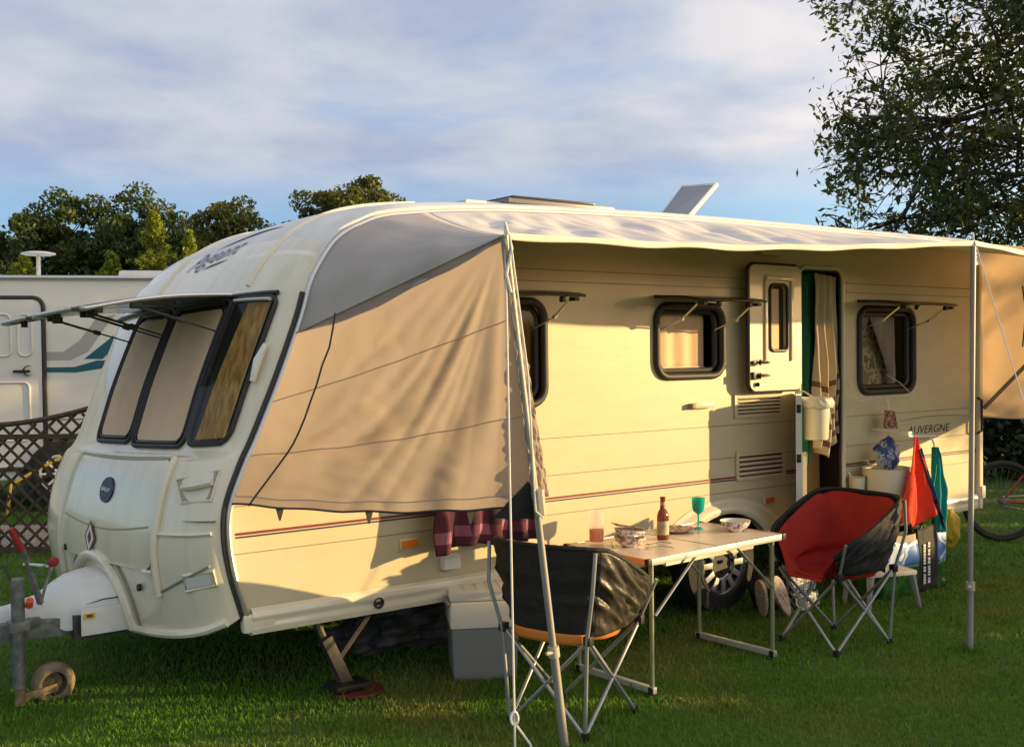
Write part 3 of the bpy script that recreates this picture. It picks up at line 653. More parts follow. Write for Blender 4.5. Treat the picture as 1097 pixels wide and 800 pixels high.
side_window(*WINS[0], None, cur='gold'); side_window(*WINS[1], None, cur='blind'); side_window(*WINS[2], None, cur='tied')
# ---- doorway
mb = MB(); mb.loop([(a, -.004, b) for a, b in rrect(DOOR[0] - .005, DOOR[1] + .005, DOOR[2], DOOR[3] + .005, .07)], .016, 8); mb.build('door_frame', M['paint'], van, smooth=60)
mb = MB(); mb.loop([(a, .012, b) for a, b in rrect(DOOR[0] + .008, DOOR[1] - .008, DOOR[2] + .01, DOOR[3] - .01, .06)], .011, 8); mb.build('door_seal', M['seal'], van, smooth=60)
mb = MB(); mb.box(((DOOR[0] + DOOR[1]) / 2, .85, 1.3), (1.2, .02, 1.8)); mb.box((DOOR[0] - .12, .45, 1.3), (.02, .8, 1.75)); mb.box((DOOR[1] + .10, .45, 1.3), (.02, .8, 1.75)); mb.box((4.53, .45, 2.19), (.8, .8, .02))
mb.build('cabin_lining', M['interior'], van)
mb = MB(); mb.box((4.66, .32, .80), (.16, .30, .62), bev=.01); mb.box((4.5, .45, .44), (.6, .8, .03)); mb.build('cabin_cupboard', M['wood'], van)
# upper leaf folded back against the wall
LX0, LX1, LZ0, LZ1, LY = 3.75, 4.235, 1.35, 2.125, -.085
leaf = MB().prism(rrect(LX0, LX1, LZ0, LZ1, .05), LY, LY + .035, holes=[rrect(3.935, 4.09, 1.60, 2.00, .03)[::-1]]).build('upper_door', M['paint'], van, smooth=30)
MB().loop([(a, LY + .018, b) for a, b in rrect(LX0 - .006, LX1 + .004, LZ0 - .004, LZ1 + .006, .055)], .010, 8).build('door_seal', M['seal'], leaf)
mb = MB(); mb.loop([(a, LY - .002, b) for a, b in rrect(3.93, 4.095, 1.595, 2.005, .035)], .011, 8); mb.build('door_window', M['black'], leaf, smooth=60)
MB().box((3.99, LY + .020, 1.79), (.095, .004, .38)).build('door_blind', M['blind'], leaf); MB().box((4.015, LY + .028, 1.80), (.15, .003, .40)).build('door_glass', M['interior'], leaf)
mb = MB()
for x in (3.89, 4.135): mb.box((x, LY - .006, 1.78), (.022, .014, .50), bev=.005)
mb.box((4.01, LY - .010, 2.045), (.25, .022, .035), bev=.01); mb.build('blind_cassette', M['front'], leaf)
for z in (1.525, 1.445):
    h = MB().box((3.79, LY - .012, z), (.07, .02, .045 if z < 1.5 else .02), bev=.004).build('door_latch', M['black'], leaf)
    mb = MB(); mb.tube([(3.805, LY - .03, z), (3.845, LY - .045, z), (3.88, LY - .045, z)], [.012, .012, .004], 8); mb.lathe((3.807, LY - .02, z), [(.0, -.02), (.018, -.018), (.018, .01)], 14, axis='y'); mb.build('latch_lever', M['chrome'], h)
MB().lathe((3.805, LY - .008, 1.39), [(0, -.008), (.012, -.006), (.014, .006)], 14, axis='y').build('door_button', M['black'], leaf)
# lower leaf standing open, edge on
hd = Vector((-.78, -.62, 0)).normalized(); ax = Vector((4.30, -.01, 0)); hn = Vector((hd.y, -hd.x, 0))
if hn.x < 0: hn = -hn
def lw(a, y, b): return tuple(ax + hd * a + hn * y + Vector((0, 0, b)))
ld = MB().prism(rrect(0.01, .47, .50, 1.325, .03), -.016, .016, mp=lw).build('lower_door', M['paint'], van, smooth=30)
MB().prism([(.468, .50), (.478, .50), (.478, 1.325), (.468, 1.325)], -.018, .018, mp=lw).build('door_seal', M['white'], ld)
MB().prism([(.10, .60), (.38, .60), (.38, .95), (.10, .95)], .016, .045, mp=lw).build('door_pocket', M['front'], ld)
mb = MB()
for z in (.62, .92, 1.22): mb.prism([(.479, z), (.484, z), (.484, z + .05), (.479, z + .05)], -.012, .012, mp=lw)
mb.build('door_catch', M['black'], ld)
# vents, lights, small fittings
def vent(x0, x1, z0, z1):
    v = MB().prism(rrect(x0, x1, z0, z1, .012), -.014, -.001, holes=[rrect(x0 + .025, x1 - .025, z0 + .02, z1 - .02, .006)[::-1]]).build('fridge_vent', M['wall'], van, smooth=25)
    MB().box(((x0 + x1) / 2, -.002, (z0 + z1) / 2), (x1 - x0 - .05, .002, z1 - z0 - .04)).build('vent_recess', M['vent_shade'], v)
    mb = MB(); n = 5; hh = (z1 - z0 - .04) / n
    for k in range(n): mb.box(((x0 + x1) / 2, -.010, z0 + .02 + hh * (k + .62)), (x1 - x0 - .05, .012, hh * .52), rot=(radians(-28), 0, 0))
    mb.build('vent_slats', M['wall'], v)
M['vent_shade'] = mat('vent_shadow_board', (.08, .06, .045), .8)  # dark board, the shade behind the slats given as colour
vent(3.69, 4.14, 1.185, 1.335); vent(3.70, 4.16, .80, .985)
def lens(x, z, wd, hg, m, name='marker_light'):
    l_ = MB().box((x, -.008, z), (wd + .012, .014, hg + .012), bev=.003).build(name, M['front'], van); MB().box((x, -.018, z), (wd, .012, hg), bev=.004).build('lens', m, l_)
lens(1.37, .685, .085, .038, M['orange_lens']); lens(4.0, .655, .075, .038, M['red_lens'])
MB().box((3.41, -.018, 1.275), (.17, .035, .032), bev=.01).build('door_retainer', M['wall'], van); MB().box((3.315, -.020, 1.275), (.03, .038, .03), bev=.006).build('retainer_catch', M['seam'], van)
MB().box((4.0, -.025, 2.215), (.20, .05, .045), bev=.012).build('awning_light', M['wall'], van)
mb = MB(); mb.box((1.60, -.022, .572), (.095, .045, .075), bev=.008); mb.build('socket_box', M['white'], van); MB().box((1.60, -.046, .598), (.085, .01, .015), bev=.003).build('socket_hinge', M['front'], van)
mb = MB()
for p in (rrect(4.95, 5.95, .50, .70, .01),): mb.loop([(a, -.001, b) for a, b in p], .0022, 5)
mb.build('hatch_outline', M['seam'], van)
text('model_lettering', 'AUVERGNE', .082, M['navy'], van, (5.50, -.001, .985), (1, 0, 0), (0, 0, 1), .001, .25, 1.25)
mb = MB(); mb.tube([(5.40 + .9 * k / 10, -.002, 1.085 + .02 * sin(k / 10 * pi)) for k in range(11)], [.003 + .003 * sin(k / 10 * pi) for k in range(11)], 6, flat=.25); mb.build('model_swoosh', M['navy'], van)
MB().box((6.405, -.018, 1.3), (.045, .04, 1.85), bev=.012).build('rear_corner', M['front'], van)
MB().box((6.42, -.02, .50), (.05, .06, .10), bev=.015).build('rear_bumper', M['front'], van)
mb = MB(); mb.tube([(6.36, -.03, .95), (6.36, -.065, .97), (6.36, -.065, 1.20), (6.36, -.03, 1.22)], .010, 8); mb.build('grab_handle', M['black'], van)
# ---- wheel
def wheel(parent, cx, cy, cz, r, wd):
    t_ = MB().lathe((cx, cy, cz), [(r * .62, -wd / 2), (r * .86, -wd / 2 - .004), (r * .97, -wd / 2 + .018), (r, -wd / 2 + .04), (r, wd / 2 - .04), (r * .97, wd / 2 - .01), (r * .62, wd / 2)], 48, axis='y').build('tyre', M['tyre'], parent, smooth=40)
    return t_
wh = MB().lathe((3.6, .10, .30), [(.0, .02), (.19, .02), (.198, .09), (.198, -.03)], 40, axis='y').build('wheel', M['darksteel'], van, smooth=40)
wheel(wh, 3.6, .10, .30, .298, .18)
mb = MB(); cy = .018
mb.lathe((3.6, cy, .30), [(.165, -.004), (.180, -.016), (.192, -.010), (.198, .01)], 48, axis='y')
mb.lathe((3.6, cy, .30), [(0, -.022), (.030, -.022), (.036, -.014), (.085, -.016), (.100, -.010), (.104, .012)], 40, axis='y')
for k in range(12):
    a = 2 * pi * k / 12; mb.box((3.6 + .134 * cos(a), cy - .006, .30 + .134 * sin(a)), (.078, .014, .034), rot=(0, -a, 0), bev=.004)
hc = mb.build('hubcap', M['hub'], wh, smooth=40)
MB().lathe((3.6, cy + .014, .30), [(0, 0), (.19, 0)], 32, axis='y').build('hub_backing', M['seal'], wh)
mb = MB()
for k in range(5):
    a = radians(90 + 72 * k); mb.lathe((3.6 + .062 * cos(a), cy - .020, .30 + .062 * sin(a)), [(0, -.003), (.010, -.003), (.0125, .006)], 12, axis='y')
mb.build('wheel_nuts', M['black'], hc)
MB().tube([(3.6, .2, .30), (3.6, 1.9, .24)], .035, 10).build('axle', M['darksteel'], van)
mb = MB(); mb.box((2.6, .75, .345), (5.2, .06, .11)); mb.box((2.6, 1.4, .32), (5.2, .06, .11)); mb.build('chassis', M['darksteel'], van)
# far side wheel
w2 = MB().lathe((3.43, 1.95, .24), [(.0, -.02), (.19, -.02), (.198, .03)], 30, axis='y').build('wheel', M['darksteel'], van, smooth=40); wheel(w2, 3.43, 1.95, .26, .26, .16)
# corner steady
cs = MB(); cs.tube([(.92, .10, .37), (1.035, .07, .06)], [.020, .020], 8); cs.box((1.01, .07, .16), (.055, .05, .26), rot=(0, radians(-25), 0), bev=.006); cs.tube([(1.02, .08, .15), (1.22, .10, .36)], .014, 6)
st = cs.build('corner_steady', M['darksteel'], van); MB().box((1.06, .05, .045), (.18, .14, .025), bev=.006).build('steady_foot', M['black'], st)
# ---- nose fittings
def patch(t0, t1, y0, y1, ry, rt_, off, nt_=26, ny=26):
    def f(u, v):
        t = t0 + (t1 - t0) * u; e0 = (t - t0) / rt_; e1 = (t1 - t) / rt_; ins = 0
        for e in (e0, e1):
            if e < 1: ins = max(ins, ry * (1 - sqrt(max(0, 1 - (1 - e) ** 2))))
        return So(t, y0 + ins + (y1 - y0 - 2 * ins) * v, off)
    return MB().grid(f, nt_, ny)
def ring(t0, t1, y0, y1, ry, rt_, off, r, n=7, name='frame', m=None, parent=None):
    p = []
    for cy_, ct, a0 in ((y1 - ry, t1 - rt_, 0), (y0 + ry, t1 - rt_, 90), (y0 + ry, t0 + rt_, 180), (y1 - ry, t0 + rt_, 270)):
        for k in range(n + 1):
            a = radians(a0 + 90 * k / n); p.append((ct + rt_ * sin(a), cy_ + ry * cos(a)))
    pp = []
    for i in range(len(p)):
        q = p[(i + 1) % len(p)]; k = max(1, int(abs(q[0] - p[i][0]) / .15 + abs(q[1] - p[i][1]) / .06))
        for j in range(k): pp.append((p[i][0] + (q[0] - p[i][0]) * j / k, p[i][1] + (q[1] - p[i][1]) * j / k))
    return MB().loop([So(t, y, off) for t, y in pp], r, 8).build(name, m, parent, smooth=60)
# three front windows
FW = [(6.02, 8.52, .085, .385), (5.98, 8.52, .415, .99), (6.06, 8.5, 1.025, 1.50)]
for k, (t0, t1, y0, y1) in enumerate(FW):
    w_ = ring(t0, t1, y0, y1, .05, .28, .008, .012, name='front_window', m=M['seal'], parent=van)
    patch(t0 + .02, t1 - .02, y0 + .006, y1 - .006, .05, .28, .003).build('window_recess', M['black'], w_)
    if k in (1, 2):
        ring(t0 + .09, t1 - .1, y0 + .030, y1 - .026, .05, .25, .010, .007, name='inner_frame', m=M['black'], parent=w_)
        patch(t0 + .13, t1 - .28, y0 + .045, y1 - .040, .03, .2, .011).build('blind', M['blind'], w_)
    else:
        def f(u, v, t0=t0, t1=t1, y0=y0, y1=y1): return So(t0 + .1 + (t1 - t0 - .3) * u, y0 + .02 + (y1 - y0 - .05) * v * (1 if k else .62 + .2 * (1 - u)), .012 + .006 * sin(v * 40 + u))
        MB().grid(f, 12, 50).build('curtain', M['curtain_gold'], w_)
        patch(t0, t1, y0, y1, .05, .28, .030).build('window_pane', M['glass_dark'], w_)
# propped open front panes with their stays
for k, (t0, t1, y0, y1) in enumerate(FW[1:3]):
    w_ = [o for o in van.children if o.name.startswith('front_window')][k + 1]
    h0 = So(8.62, y0, .03); h1 = So(8.62, y1, .03); ln = .72
    def g(u, v, h0=h0, h1=h1): p = h0.lerp(h1, v); e = 1 - (2 * v - 1) ** 12; return (p.x - ln * u * (.93 + .07 * e), p.y, p.z - .075 * u + .02 * sin(pi * u))
    fl = MB().grid(g, 12, 20).build('window_flap', M['flap_front'] if 'flap_front' in M else M['flap'], w_, solid=.016, smooth=60)
    MB().tube([g(.99, v / 10) for v in range(11)], .011, 8).build('flap_trim', M['alu'], fl)
    MB().tube([g(u / 8, 0) for u in range(9)], .009, 8).build('flap_trim', M['alu'], fl)
    for yy, vv in ((y0 + .03, .05), (y1 - .03, .95)):
        a = So(7.75, yy, .01); b = Vector(g(.62, vv)) + Vector((0, 0, -.03)); md = a.lerp(b, .48); mb = MB(); mb.tube([a, md], .0045, 6); mb.tube([md, b], .007, 6); mb.tube([md - (b - a).normalized() * .02, md + (b - a).normalized() * .015], .012, 8); mb.build('window_stay', M['darksteel'], w_)
        MB().box(b + Vector((0, 0, .005)), (.05, .03, .035), bev=.005).build('catch', M['black'], fl)
        MB().box(Vector(g(.85, vv)) + Vector((0, 0, -.022)), (.03, .03, .03), bev=.005).build('catch', M['black'], fl)
MB().tube([So(8.63, .09 + (1.97 - .09) * i / 20, .012) for i in range(21)], .011, 8).build('hinge_strip', M['black'], van)
MB().tube([So(8.36, .10 + .24 * i / 6, .034) for i in range(7)], .016, 8, flat=.5).build('window_sticker', M['pale'] if 'pale' in M else M['white'], van)
# gas locker lid, ridges, badge, reflex diamond
lid = patch(2.5, 5.1, .36, 1.49, .05, .25, .012).build('locker_lid', M['front'], van)
for y0_, y1_ in ((.33, .40), (1.50, 1.43)):
    MB().tube([So(t / 10, y0_ + (y1_ - y0_) * ((t / 10 - 1.9) / 3.2) ** 2 * .3, .010) for t in range(19, 53)], .017, 8).build('moulded_ridge', M['front'], van)
MB().tube([So(5.14 - .10 * sin(pi * k / 14) , .42 + 1.0 * k / 14, .006) for k in range(15)], .011, 8, flat=.8).build('lid_hinge_groove', M['pocket'], van)
MB().tube([So(5.28 - .10 * sin(pi * k / 14) , .38 + 1.08 * k / 14, .012) for k in range(15)], .017, 8).build('moulded_ridge', M['front'], van)
MB().tube([So(3.42 - .16 * sin(pi * k / 14) , .40 + 1.05 * k / 14, .0115) for k in range(15)], .005, 8).build('lid_crease', M['pocket'], lid)
# ridge continuing under the lid and the lower moulding line
MB().tube([So(2.45 - .0 * k, .36 + .04 * k, .008) for k in range(3)], .012, 8).build('moulded_ridge', M['front'], van)
MB().tube([So(1.95 + .55 * k / 8, .34 - .31 * k / 8, .004) for k in range(9)], .006, 6).build('lower_crease', M['seam'], van)
MB().tube([So(3.3, .33 - .31 * k / 8, .003) for k in range(9)], .009, 6).build('lower_crease', M['front'], van)
for y_, t_ in ((1.41, 2.62), (.50, 2.05)):
    MB().lathe(So(t_, y_, .016), [(0, -.006), (.016, -.004), (.018, .01)], 14, axis='x').build('lid_lock', M['black'], van)
def frame_at(t, y, off):
    n = nrm(t, y); c = So(t, y, off)
    if n.x > 0: n = -n
    up = (Vector(surf(t + .1, y)) - Vector(surf(t - .1, y))).normalized(); rt_ = up.cross(n).normalized(); return c, rt_, up, n
c, rx_, up_, n_ = frame_at(4.09, .93, .014); mb = MB()
k = 28; mb.add([c + n_ * .006] + [c + n_ * .006 + (rx_ * cos(2 * pi * i / k) * .082 + up_ * sin(2 * pi * i / k) * .062) for i in range(k)] + [c - n_ * .01 + (rx_ * cos(2 * pi * i / k) * .086 + up_ * sin(2 * pi * i / k) * .066) for i in range(k)],
       [(0, 1 + i, 1 + (i + 1) % k) for i in range(k)] + [(1 + i, 1 + (i + 1) % k, 1 + k + (i + 1) % k, 1 + k + i) for i in range(k)])
bd = mb.build('badge', M['badge'], van)
text('badge_lettering', 'BAILEY', .027, M['chrome'], bd, c + n_ * .0085 - up_ * .009, rx_, up_, .001, .1, 1.35, align='CENTER')
c, rx_, up_, n_ = frame_at(3.02, 1.02, .019)
def diamond(h, wd, off): return [c + up_ * h + n_ * off, c + rx_ * wd + n_ * off, c - up_ * h + n_ * off, c - rx_ * wd + n_ * off]
dm = MB(); dm.add(diamond(.088, .075, .002), [(0, 1, 2, 3)]); dmo = dm.build('locker_diamond', M['maroon'], van); mb = MB(); mb.add(diamond(.068, .056, .0035), [(0, 1, 2, 3)]); mb.build('diamond_field', M['white'], dmo)
mb = MB(); mb.add(diamond(.036, .026, .005), [(0, 1, 2, 3)]); mb.build('diamond_flame', M['maroon'], dmo)
# side grab pocket
pk = [So(4.52, .27, .006), So(4.84, .045, .006), So(4.32, .035, .006), So(4.02, .19, .006)]
MB().add([So(4.50, .265, .004), So(4.80, .05, .004), So(4.14, .045, .004), So(4.02, .185, .004)], [(0, 1, 2, 3)]).build('grab_pocket', M['pocket'], van, smooth=0)  # flat patch, the pocket's inner shade given by darker colour
MB().tube([So(4.34, .20, .012), So(4.40, .12, .018), So(4.52, .05, .012)], .016, 8).build('grab_bar', M['front'], van)
MB().loop([So(4.53, .275, .005), So(4.84, .042, .005), So(4.10, .036, .005), So(3.99, .19, .005)], .006, 6).build('pocket_rim', M['front'], van)
# front marker lamp
mb = MB(); mb.add([So(2.05, .135, .012), So(2.05, .03, .012), So(2.32, .03, .012), So(2.32, .135, .012)], [(0, 1, 2, 3)]); mb.build('position_lamp', M['lamp'], van, smooth=0)
MB().loop([So(2.0, .145, .006), So(2.0, .02, .006), So(2.37, .02, .006), So(2.37, .145, .006)], .009, 6).build('lamp_rim', M['front'], van)
MB().tube([So(6.95, .055, .02), So(7.25, .055, .035), So(7.5, .055, .02)], [.014, .02, .012], 8).build('side_knob', M['white'], van)
MB().tube([So(.9, .02 + 2.0 * k / 30, .010) for k in range(31)], .020, 8).build('nose_lip', M['front'], van)
MB().box((.60, .0, .425), (.16, .05, .085), bev=.02).build('corner_cap', M['front'], van)
# roof ribs and script lettering
for ya, yb, t0, t1 in ((.36, .44, 9.0, 13.5), (1.46, 1.50, 9.2, 12.5)):
    MB().tube([So(t0 + (t1 - t0) * k / 24, ya + (yb - ya) * k / 24, .0) for k in range(25)], .014, 8).build('moulded_ridge', M['front'], van)
a = So(9.95, 1.22, .012); b = So(10.35, .72, .012); c = So(11.1, .95, .012); xd = (b - a).normalized(); nn = xd.cross(c - a).normalized(); zd = nn.cross(xd)
def on_nose(x, y, off=.004): return So(9.92 + .80 * x + 6.0 * y, 1.30 - x, off)
text('script_lettering', 'Pageant', .155, M['navyf'], van, (0, 0, 0), (1, 0, 0), (0, 1, 0), 0, .45, 1.0, mp=lambda x, y: on_nose(x, y))
mb = MB(); mb.tube([on_nose(.16 + .042 * k, .115 + .05 * sin(pi * k / 16), .003) for k in range(13)], [.001 + .007 * sin(pi * k / 12) for k in range(13)], 6, flat=.4)
mb.tube([on_nose(.22 + .035 * k, -.035, .003) for k in range(8)], [.001 + .004 * sin(pi * k / 7) for k in range(8)], 6, flat=.4); mb.build('script_swoosh', M['navyf'], van)
# roof furniture
rl = MB().box((4.05, .74, 2.455), (.50, .56, .07), bev=.02).build('roof_hatch', M['roofm'], van)
A, B_, C_, D_ = Vector((4.02, 1.0, 2.49)), Vector((3.84, .50, 2.47)), Vector((4.10, .50, 2.70)), Vector((4.30, 1.0, 2.765)); nn = (B_ - A).cross(D_ - A).normalized() * .02
MB().add([A, B_, C_, D_, A + nn, B_ + nn, C_ + nn, D_ + nn], [(0, 1, 2, 3), (4, 5, 6, 7), (0, 1, 5, 4), (1, 2, 6, 5), (2, 3, 7, 6), (3, 0, 4, 7)]).build('hatch_lid', M['solar'], rl, smooth=0)
MB().loop([A + nn / 2, B_ + nn / 2, C_ + nn / 2, D_ + nn / 2], .017, 8).build('lid_frame', M['roofm'], rl)
rl = MB().box((2.62, .62, 2.448), (.78, .62, .03), bev=.01).build('roof_light', M['solar'], van); MB().box((2.55, .55, 2.468), (.60, .5, .012), bev=.004).build('light_dome', M['flap'], rl)
MB().box((2.12, .55, 2.42), (.26, .34, .05), bev=.022).build('roof_vent', M['roofm'], van)
# arch over the drawbar, drawbar, cover, jockey wheel
pts = []
for k in range(25):
    a = pi * k / 24; y = 1.0 + .335 * cos(a); t = .9 + 1.72 * sin(a) ** .75; pts.append(So(t, y, .012))
MB().tube(pts, .026, 10).build('drawbar_arch', M['front'], van)
mb = MB(); mb.tube([So(.9 + 1.98 * sin(pi * k / 24) ** .75, 1.0 + .40 * cos(pi * k / 24), .004) for k in range(25)], .008, 6); mb.build('arch_crease', M['seam'], van)
secs = [(.36, .27, .31, .575), (.26, .26, .31, .57), (.14, .245, .315, .565), (.04, .215, .325, .55), (-.03, .17, .33, .515), (-.10, .12, .365, .475), (-.22, .085, .375, .445), (-.36, .06, .375, .44), (-.50, .05, .38, .43)]
def fair(u, v):
    k = u * (len(secs) - 1); i = min(len(secs) - 2, int(k)); f = k - i; x, hw, zb, zt = [secs[i][j] * (1 - f) + secs[i + 1][j] * f for j in range(4)]
    a = pi * v; e = .55; cy_ = cos(a); y = .95 + hw * math.copysign(abs(cy_) ** e, cy_); z = zb + (zt - zb) * sin(a) ** e
    z -= .0; wob = .012 * nz(x * 9, y * 9, z * 9) if x < .1 else 0
    return (x, y + wob, z + wob)
cov = MB().grid(fair, 60, 30).build('drawbar_cover', M['white'], van, smooth=60)
MB().box((.19, .686, .375), (.34, .008, .125), bev=.003).build('cover_skirt', M['white'], cov)
mb = MB(); mb.tube([(.05, .708, .452), (.12, .690, .47), (.22, .688, .472), (.27, .690, .462)], [.002, .006, .006, .002], 6, flat=.5); mb.build('cover_slot', M['seal'], cov)
MB().box((.055, .674, .405), (.05, .004, .022)).build('yellow_sticker', M['yellow_st'], cov); MB().box((.055, .6715, .405), (.026, .002, .012)).build('sticker_mark', M['maroon'], cov)
mb = MB(); mb.box((-.15, .83, .345), (1.1, .05, .085), rot=(0, 0, radians(-7)), bev=.008); mb.box((-.15, 1.07, .335), (1.1, .05, .085), rot=(0, 0, radians(7)), bev=.008); mb.box((-.55, .95, .40), (.35, .09, .07), bev=.01); db = mb.build('drawbar', M['steel'], van)
jx, jy = -.232, .775
jk = MB().tube([(jx, jy, .10), (jx, jy, .60)], .030, 16).build('jockey_wheel', M['steel'], van)
mb = MB(); mb.tube([(jx + .002, jy, .02), (jx + .002, jy, .2)], .022, 14); mb.build('jockey_stem', M['rust'], jk)
mb = MB(); mb.box((jx, jy, .385), (.085, .085, .045), bev=.008); mb.box((jx + .05, jy + .03, .385), (.1, .04, .04), bev=.006); mb.build('jockey_clamp', M['steel'], jk)
mb = MB(); mb.tube([(jx + .045, jy - .01, .47), (jx + .045, jy - .03, .50)], .018, 10); mb.build('clamp_handle', M['red_lens'], jk)
mb = MB(); mb.box((jx + .08, jy + .0, .06), (.17, .008, .036), rot=(0, radians(-8), 0), bev=.003); mb.build('jockey_fork', M['rust'], jk)
jt = MB().lathe((jx + .155, jy + .045, .085), [(.055, -.032), (.074, -.034), (.094, -.022), (.098, 0), (.094, .022), (.074, .034), (.055, .032)], 36, axis='y').build('jockey_tyre', M['rust_dark'], jk, smooth=50)
mb = MB(); mb.lathe((jx + .155, jy + .045, .085), [(.0, -.030), (.018, -.030), (.02, -.016), (.044, -.010), (.050, -.028), (.060, -.030)], 30, axis='y'); mb.build('jockey_rim', M['rust'], jt, smooth=50)
hb = MB().tube([(-.13, .80, .47), (-.20, .79, .72)], [.026, .020], 10, flat=.6).build('handbrake', M['steel'], van)
MB().tube([(-.205, .79, .725), (-.255, .785, .83)], [.017, .015], 10).build('handbrake_grip', M['grip'], hb)
MB().tube([(-.18, .77, .66), (-.13, .74, .655), (-.10, .78, .64), (-.17, .82, .65), (-.2, .79, .66)], .006, 6).build('breakaway_cable', M['rope'], hb)
MB().lathe((-.06, .84, .645), [(0, -.018), (.020, -.015), (.026, 0), (.020, .015), (0, .018)], 12, axis='y').build('winder_knob', M['grip'], hb)
MB().tube([(-.06, .84, .64), (-.10, .82, .55), (-.13, .80, .46)], .007, 6).build('winder_rod', M['steel'], hb)
MB().tube([(jx - .02, jy, .58), (jx - .05, jy + .03, .66), (jx - .09, jy + .05, .63), (jx - .16, jy + .06, .50)], .007, 6).build('breakaway_cable', M['cord'], van)
# red reflector on the far ground under the steady
M['chair_tube'] = mat('painted_tube', (.34, .35, .36), .4, metal=.5)
M['table_end'] = mat('table_end_trim', (.62, .40, .18), .4, metal=.3); M['table_leg'] = mat('green_tinted_leg', (.32, .34, .20), .4, metal=.5)
# ------------------------------------------------------------------ awning
P1T = Vector((1.14, -1.15, 2.055)); P1B = Vector((1.41, -1.15, .0)); P2T = Vector((4.03, -1.37, 2.155)); P2B = Vector((3.985, -1.37, 0)); P3T = Vector((6.55, -1.35, 2.15))
aw = thing('awning', (2.8, -.8, 0), 'tan fabric sun canopy with a shade-coloured grey end on thin metal poles along the caravan side', 'awning')
def rail_at_x(x):
    # rail point on the roof side by x
    lo, hi = 12.0, float(NT)
    for _ in range(40):
        m = (lo + hi) / 2
        if railpt(m)[0] < x: lo = m
        else: hi = m
    return Vector((railpt(lo)[0], -.016, railpt(lo)[1]))
def hem(s):
    # s 0..1 : pole one -> pole two -> pole three, sagging between them
    if s < .55: k = s / .55; p = P1T.lerp(P2T, k); p.z -= .030 * sin(pi * k) + .003 * sin(k * 31) * sin(pi * k); p.y += .05 * sin(pi * k); return p
    k = (s - .55) / .45; p = P2T.lerp(P3T, k); p.z -= .035 * sin(pi * k); p.y += .04 * sin(pi * k); return p
def canopy(u, v):
    # u along the rail, v from rail out to the hem
    if u < .22:
        k = u / .22; t = 7.72 + (13.35 - 7.72) * k; a = Vector((railpt(t)[0], -.016, railpt(t)[1])); b = P1T + Vector((0, 0, 0)); s = 0
    else:
        k = (u - .22) / .78; a = rail_at_x(railpt(13.35)[0] + (6.38 - railpt(13.35)[0]) * k); b = hem(k)
    p = a.lerp(b, v)
    env = sin(pi * min(1, v)) ** .8
    if u < .22: fc = min(1, (.22 - u) * 14); p.z += -.02 * env - fc * .03 * env + fc * .022 * nz(p.x * 7, p.y * 5, 3) * env; p.x += fc * .03 * env * nz(p.y * 6, p.z * 5)
    else:
        p.z += -.02 * env + env * (.030 * nz(u * 42 + v * 3, v * 2.2, 1) + .012 * nz(u * 95, v * 4, 7)) * (1.0 if u < .62 else .35) * min(1, (u - .22) * 30)
    return p
cn = MB().grid(lambda u, v: canopy(.22 + .78 * u, v), 200, 26).build('canopy_roof', M['canopy'], aw, smooth=80, solid=.003)
MB().grid(lambda u, v: canopy(.2199 * u, v), 60, 30).build('canopy_end', M['canopy_end'], aw, smooth=80, solid=.003)
def front_valance(u, v):
    p = Vector(hem(u)); return (p.x, p.y - .006 + .004 * sin(u * 90), p.z + .010 - .026 * v - .003 * sin(u * 61) * v)
MB().grid(front_valance, 160, 4).build('hem', M['piping'], aw, solid=.004)
PB = Vector((1.275, -1.13, 1.0))
def side_panel(u, v):
    # u from the caravan rail out to the pole, v from the top seam down
    t = 7.72 + (4.08 - 7.72) * v; r_ = railpt(t); a = Vector((r_[0], -.02, r_[1])); b = P1T.lerp(PB, v)
    p = a.lerp(b, u); env = sin(pi * u) ** .7
    ang_ = atan2(max(1e-3, 1 - u) * 1.35, v * 1.05 + .02); ph = ang_ * 17; env = env * min(1, v * 4)
    amp = (.004 + .024 * u * u) * (0.2 + .8 * v) * env
    n = Vector((-.62, -.40, 0)).normalized()
    p = p + n * (amp * sin(ph + 2.4 * nz(u * 3, v * 2)) + .018 * env * nz(u * 3.5, v * 2.5, 4) + .008 * env * nz(u * 12 + v * 5, v * 9, 9) - .04 * env * v + .014 * env * (1 - 2.2 * abs(nz(ang_ * 7, 3.1, u * 1.5))) * (.25 + u) + .006 * env * (1 - 2.5 * abs(nz(u * 6 + v * 2, v * 14 - u * 3, 6))))
    p.z += -.035 * sin(pi * u) * v + .003 * sin(u * 30) * v
    return p
sp = MB().grid(side_panel, 150, 60).build('side_panel', M['canvas'], aw, smooth=80)
mb = MB(); mb.tube([Vector(side_panel(u / 40, 1)) + Vector((0, 0, -.002)) for u in range(41)], .005, 6); mb.build('panel_hem', M['cord'], sp)
for u in (.16, .46, .80):
    q = Vector(side_panel(u, 1)); MB().add([q + Vector((-.018, -.004, 0)), q + Vector((.018, -.012, 0)), q + Vector((.004, -.006, -.055)), q + Vector((-.004, -.004, -.055))], [(0, 1, 2, 3)]).build('peg_loop', M['cord'], sp)
for v_ in (.30, .66, .955): MB().tube([Vector(side_panel(.005 + .985 * u / 50, v_)) + Vector((-.0025, -.002, 0)) for u in range(51)], .0022, 5).build('stitched_seam', M['stitch'], sp)
off = Vector((-.035, -.03, 0))
MB().tube([Vector(side_panel(.20 + .035 * sin(k / 14 * pi * 1.2 + .3) - .10 * (k / 14) ** 1.6 + (.02 if k < 3 else 0), k / 14)) + off for k in range(15)], .0042, 6).build('hanging_cord', M['cord'], sp)
MB().tube([Vector(side_panel(u / 30, 0)) + Vector((-.004, -.004, .002)) for u in range(31)], .004, 6).build('seam_piping', M['canopy_end'], sp)
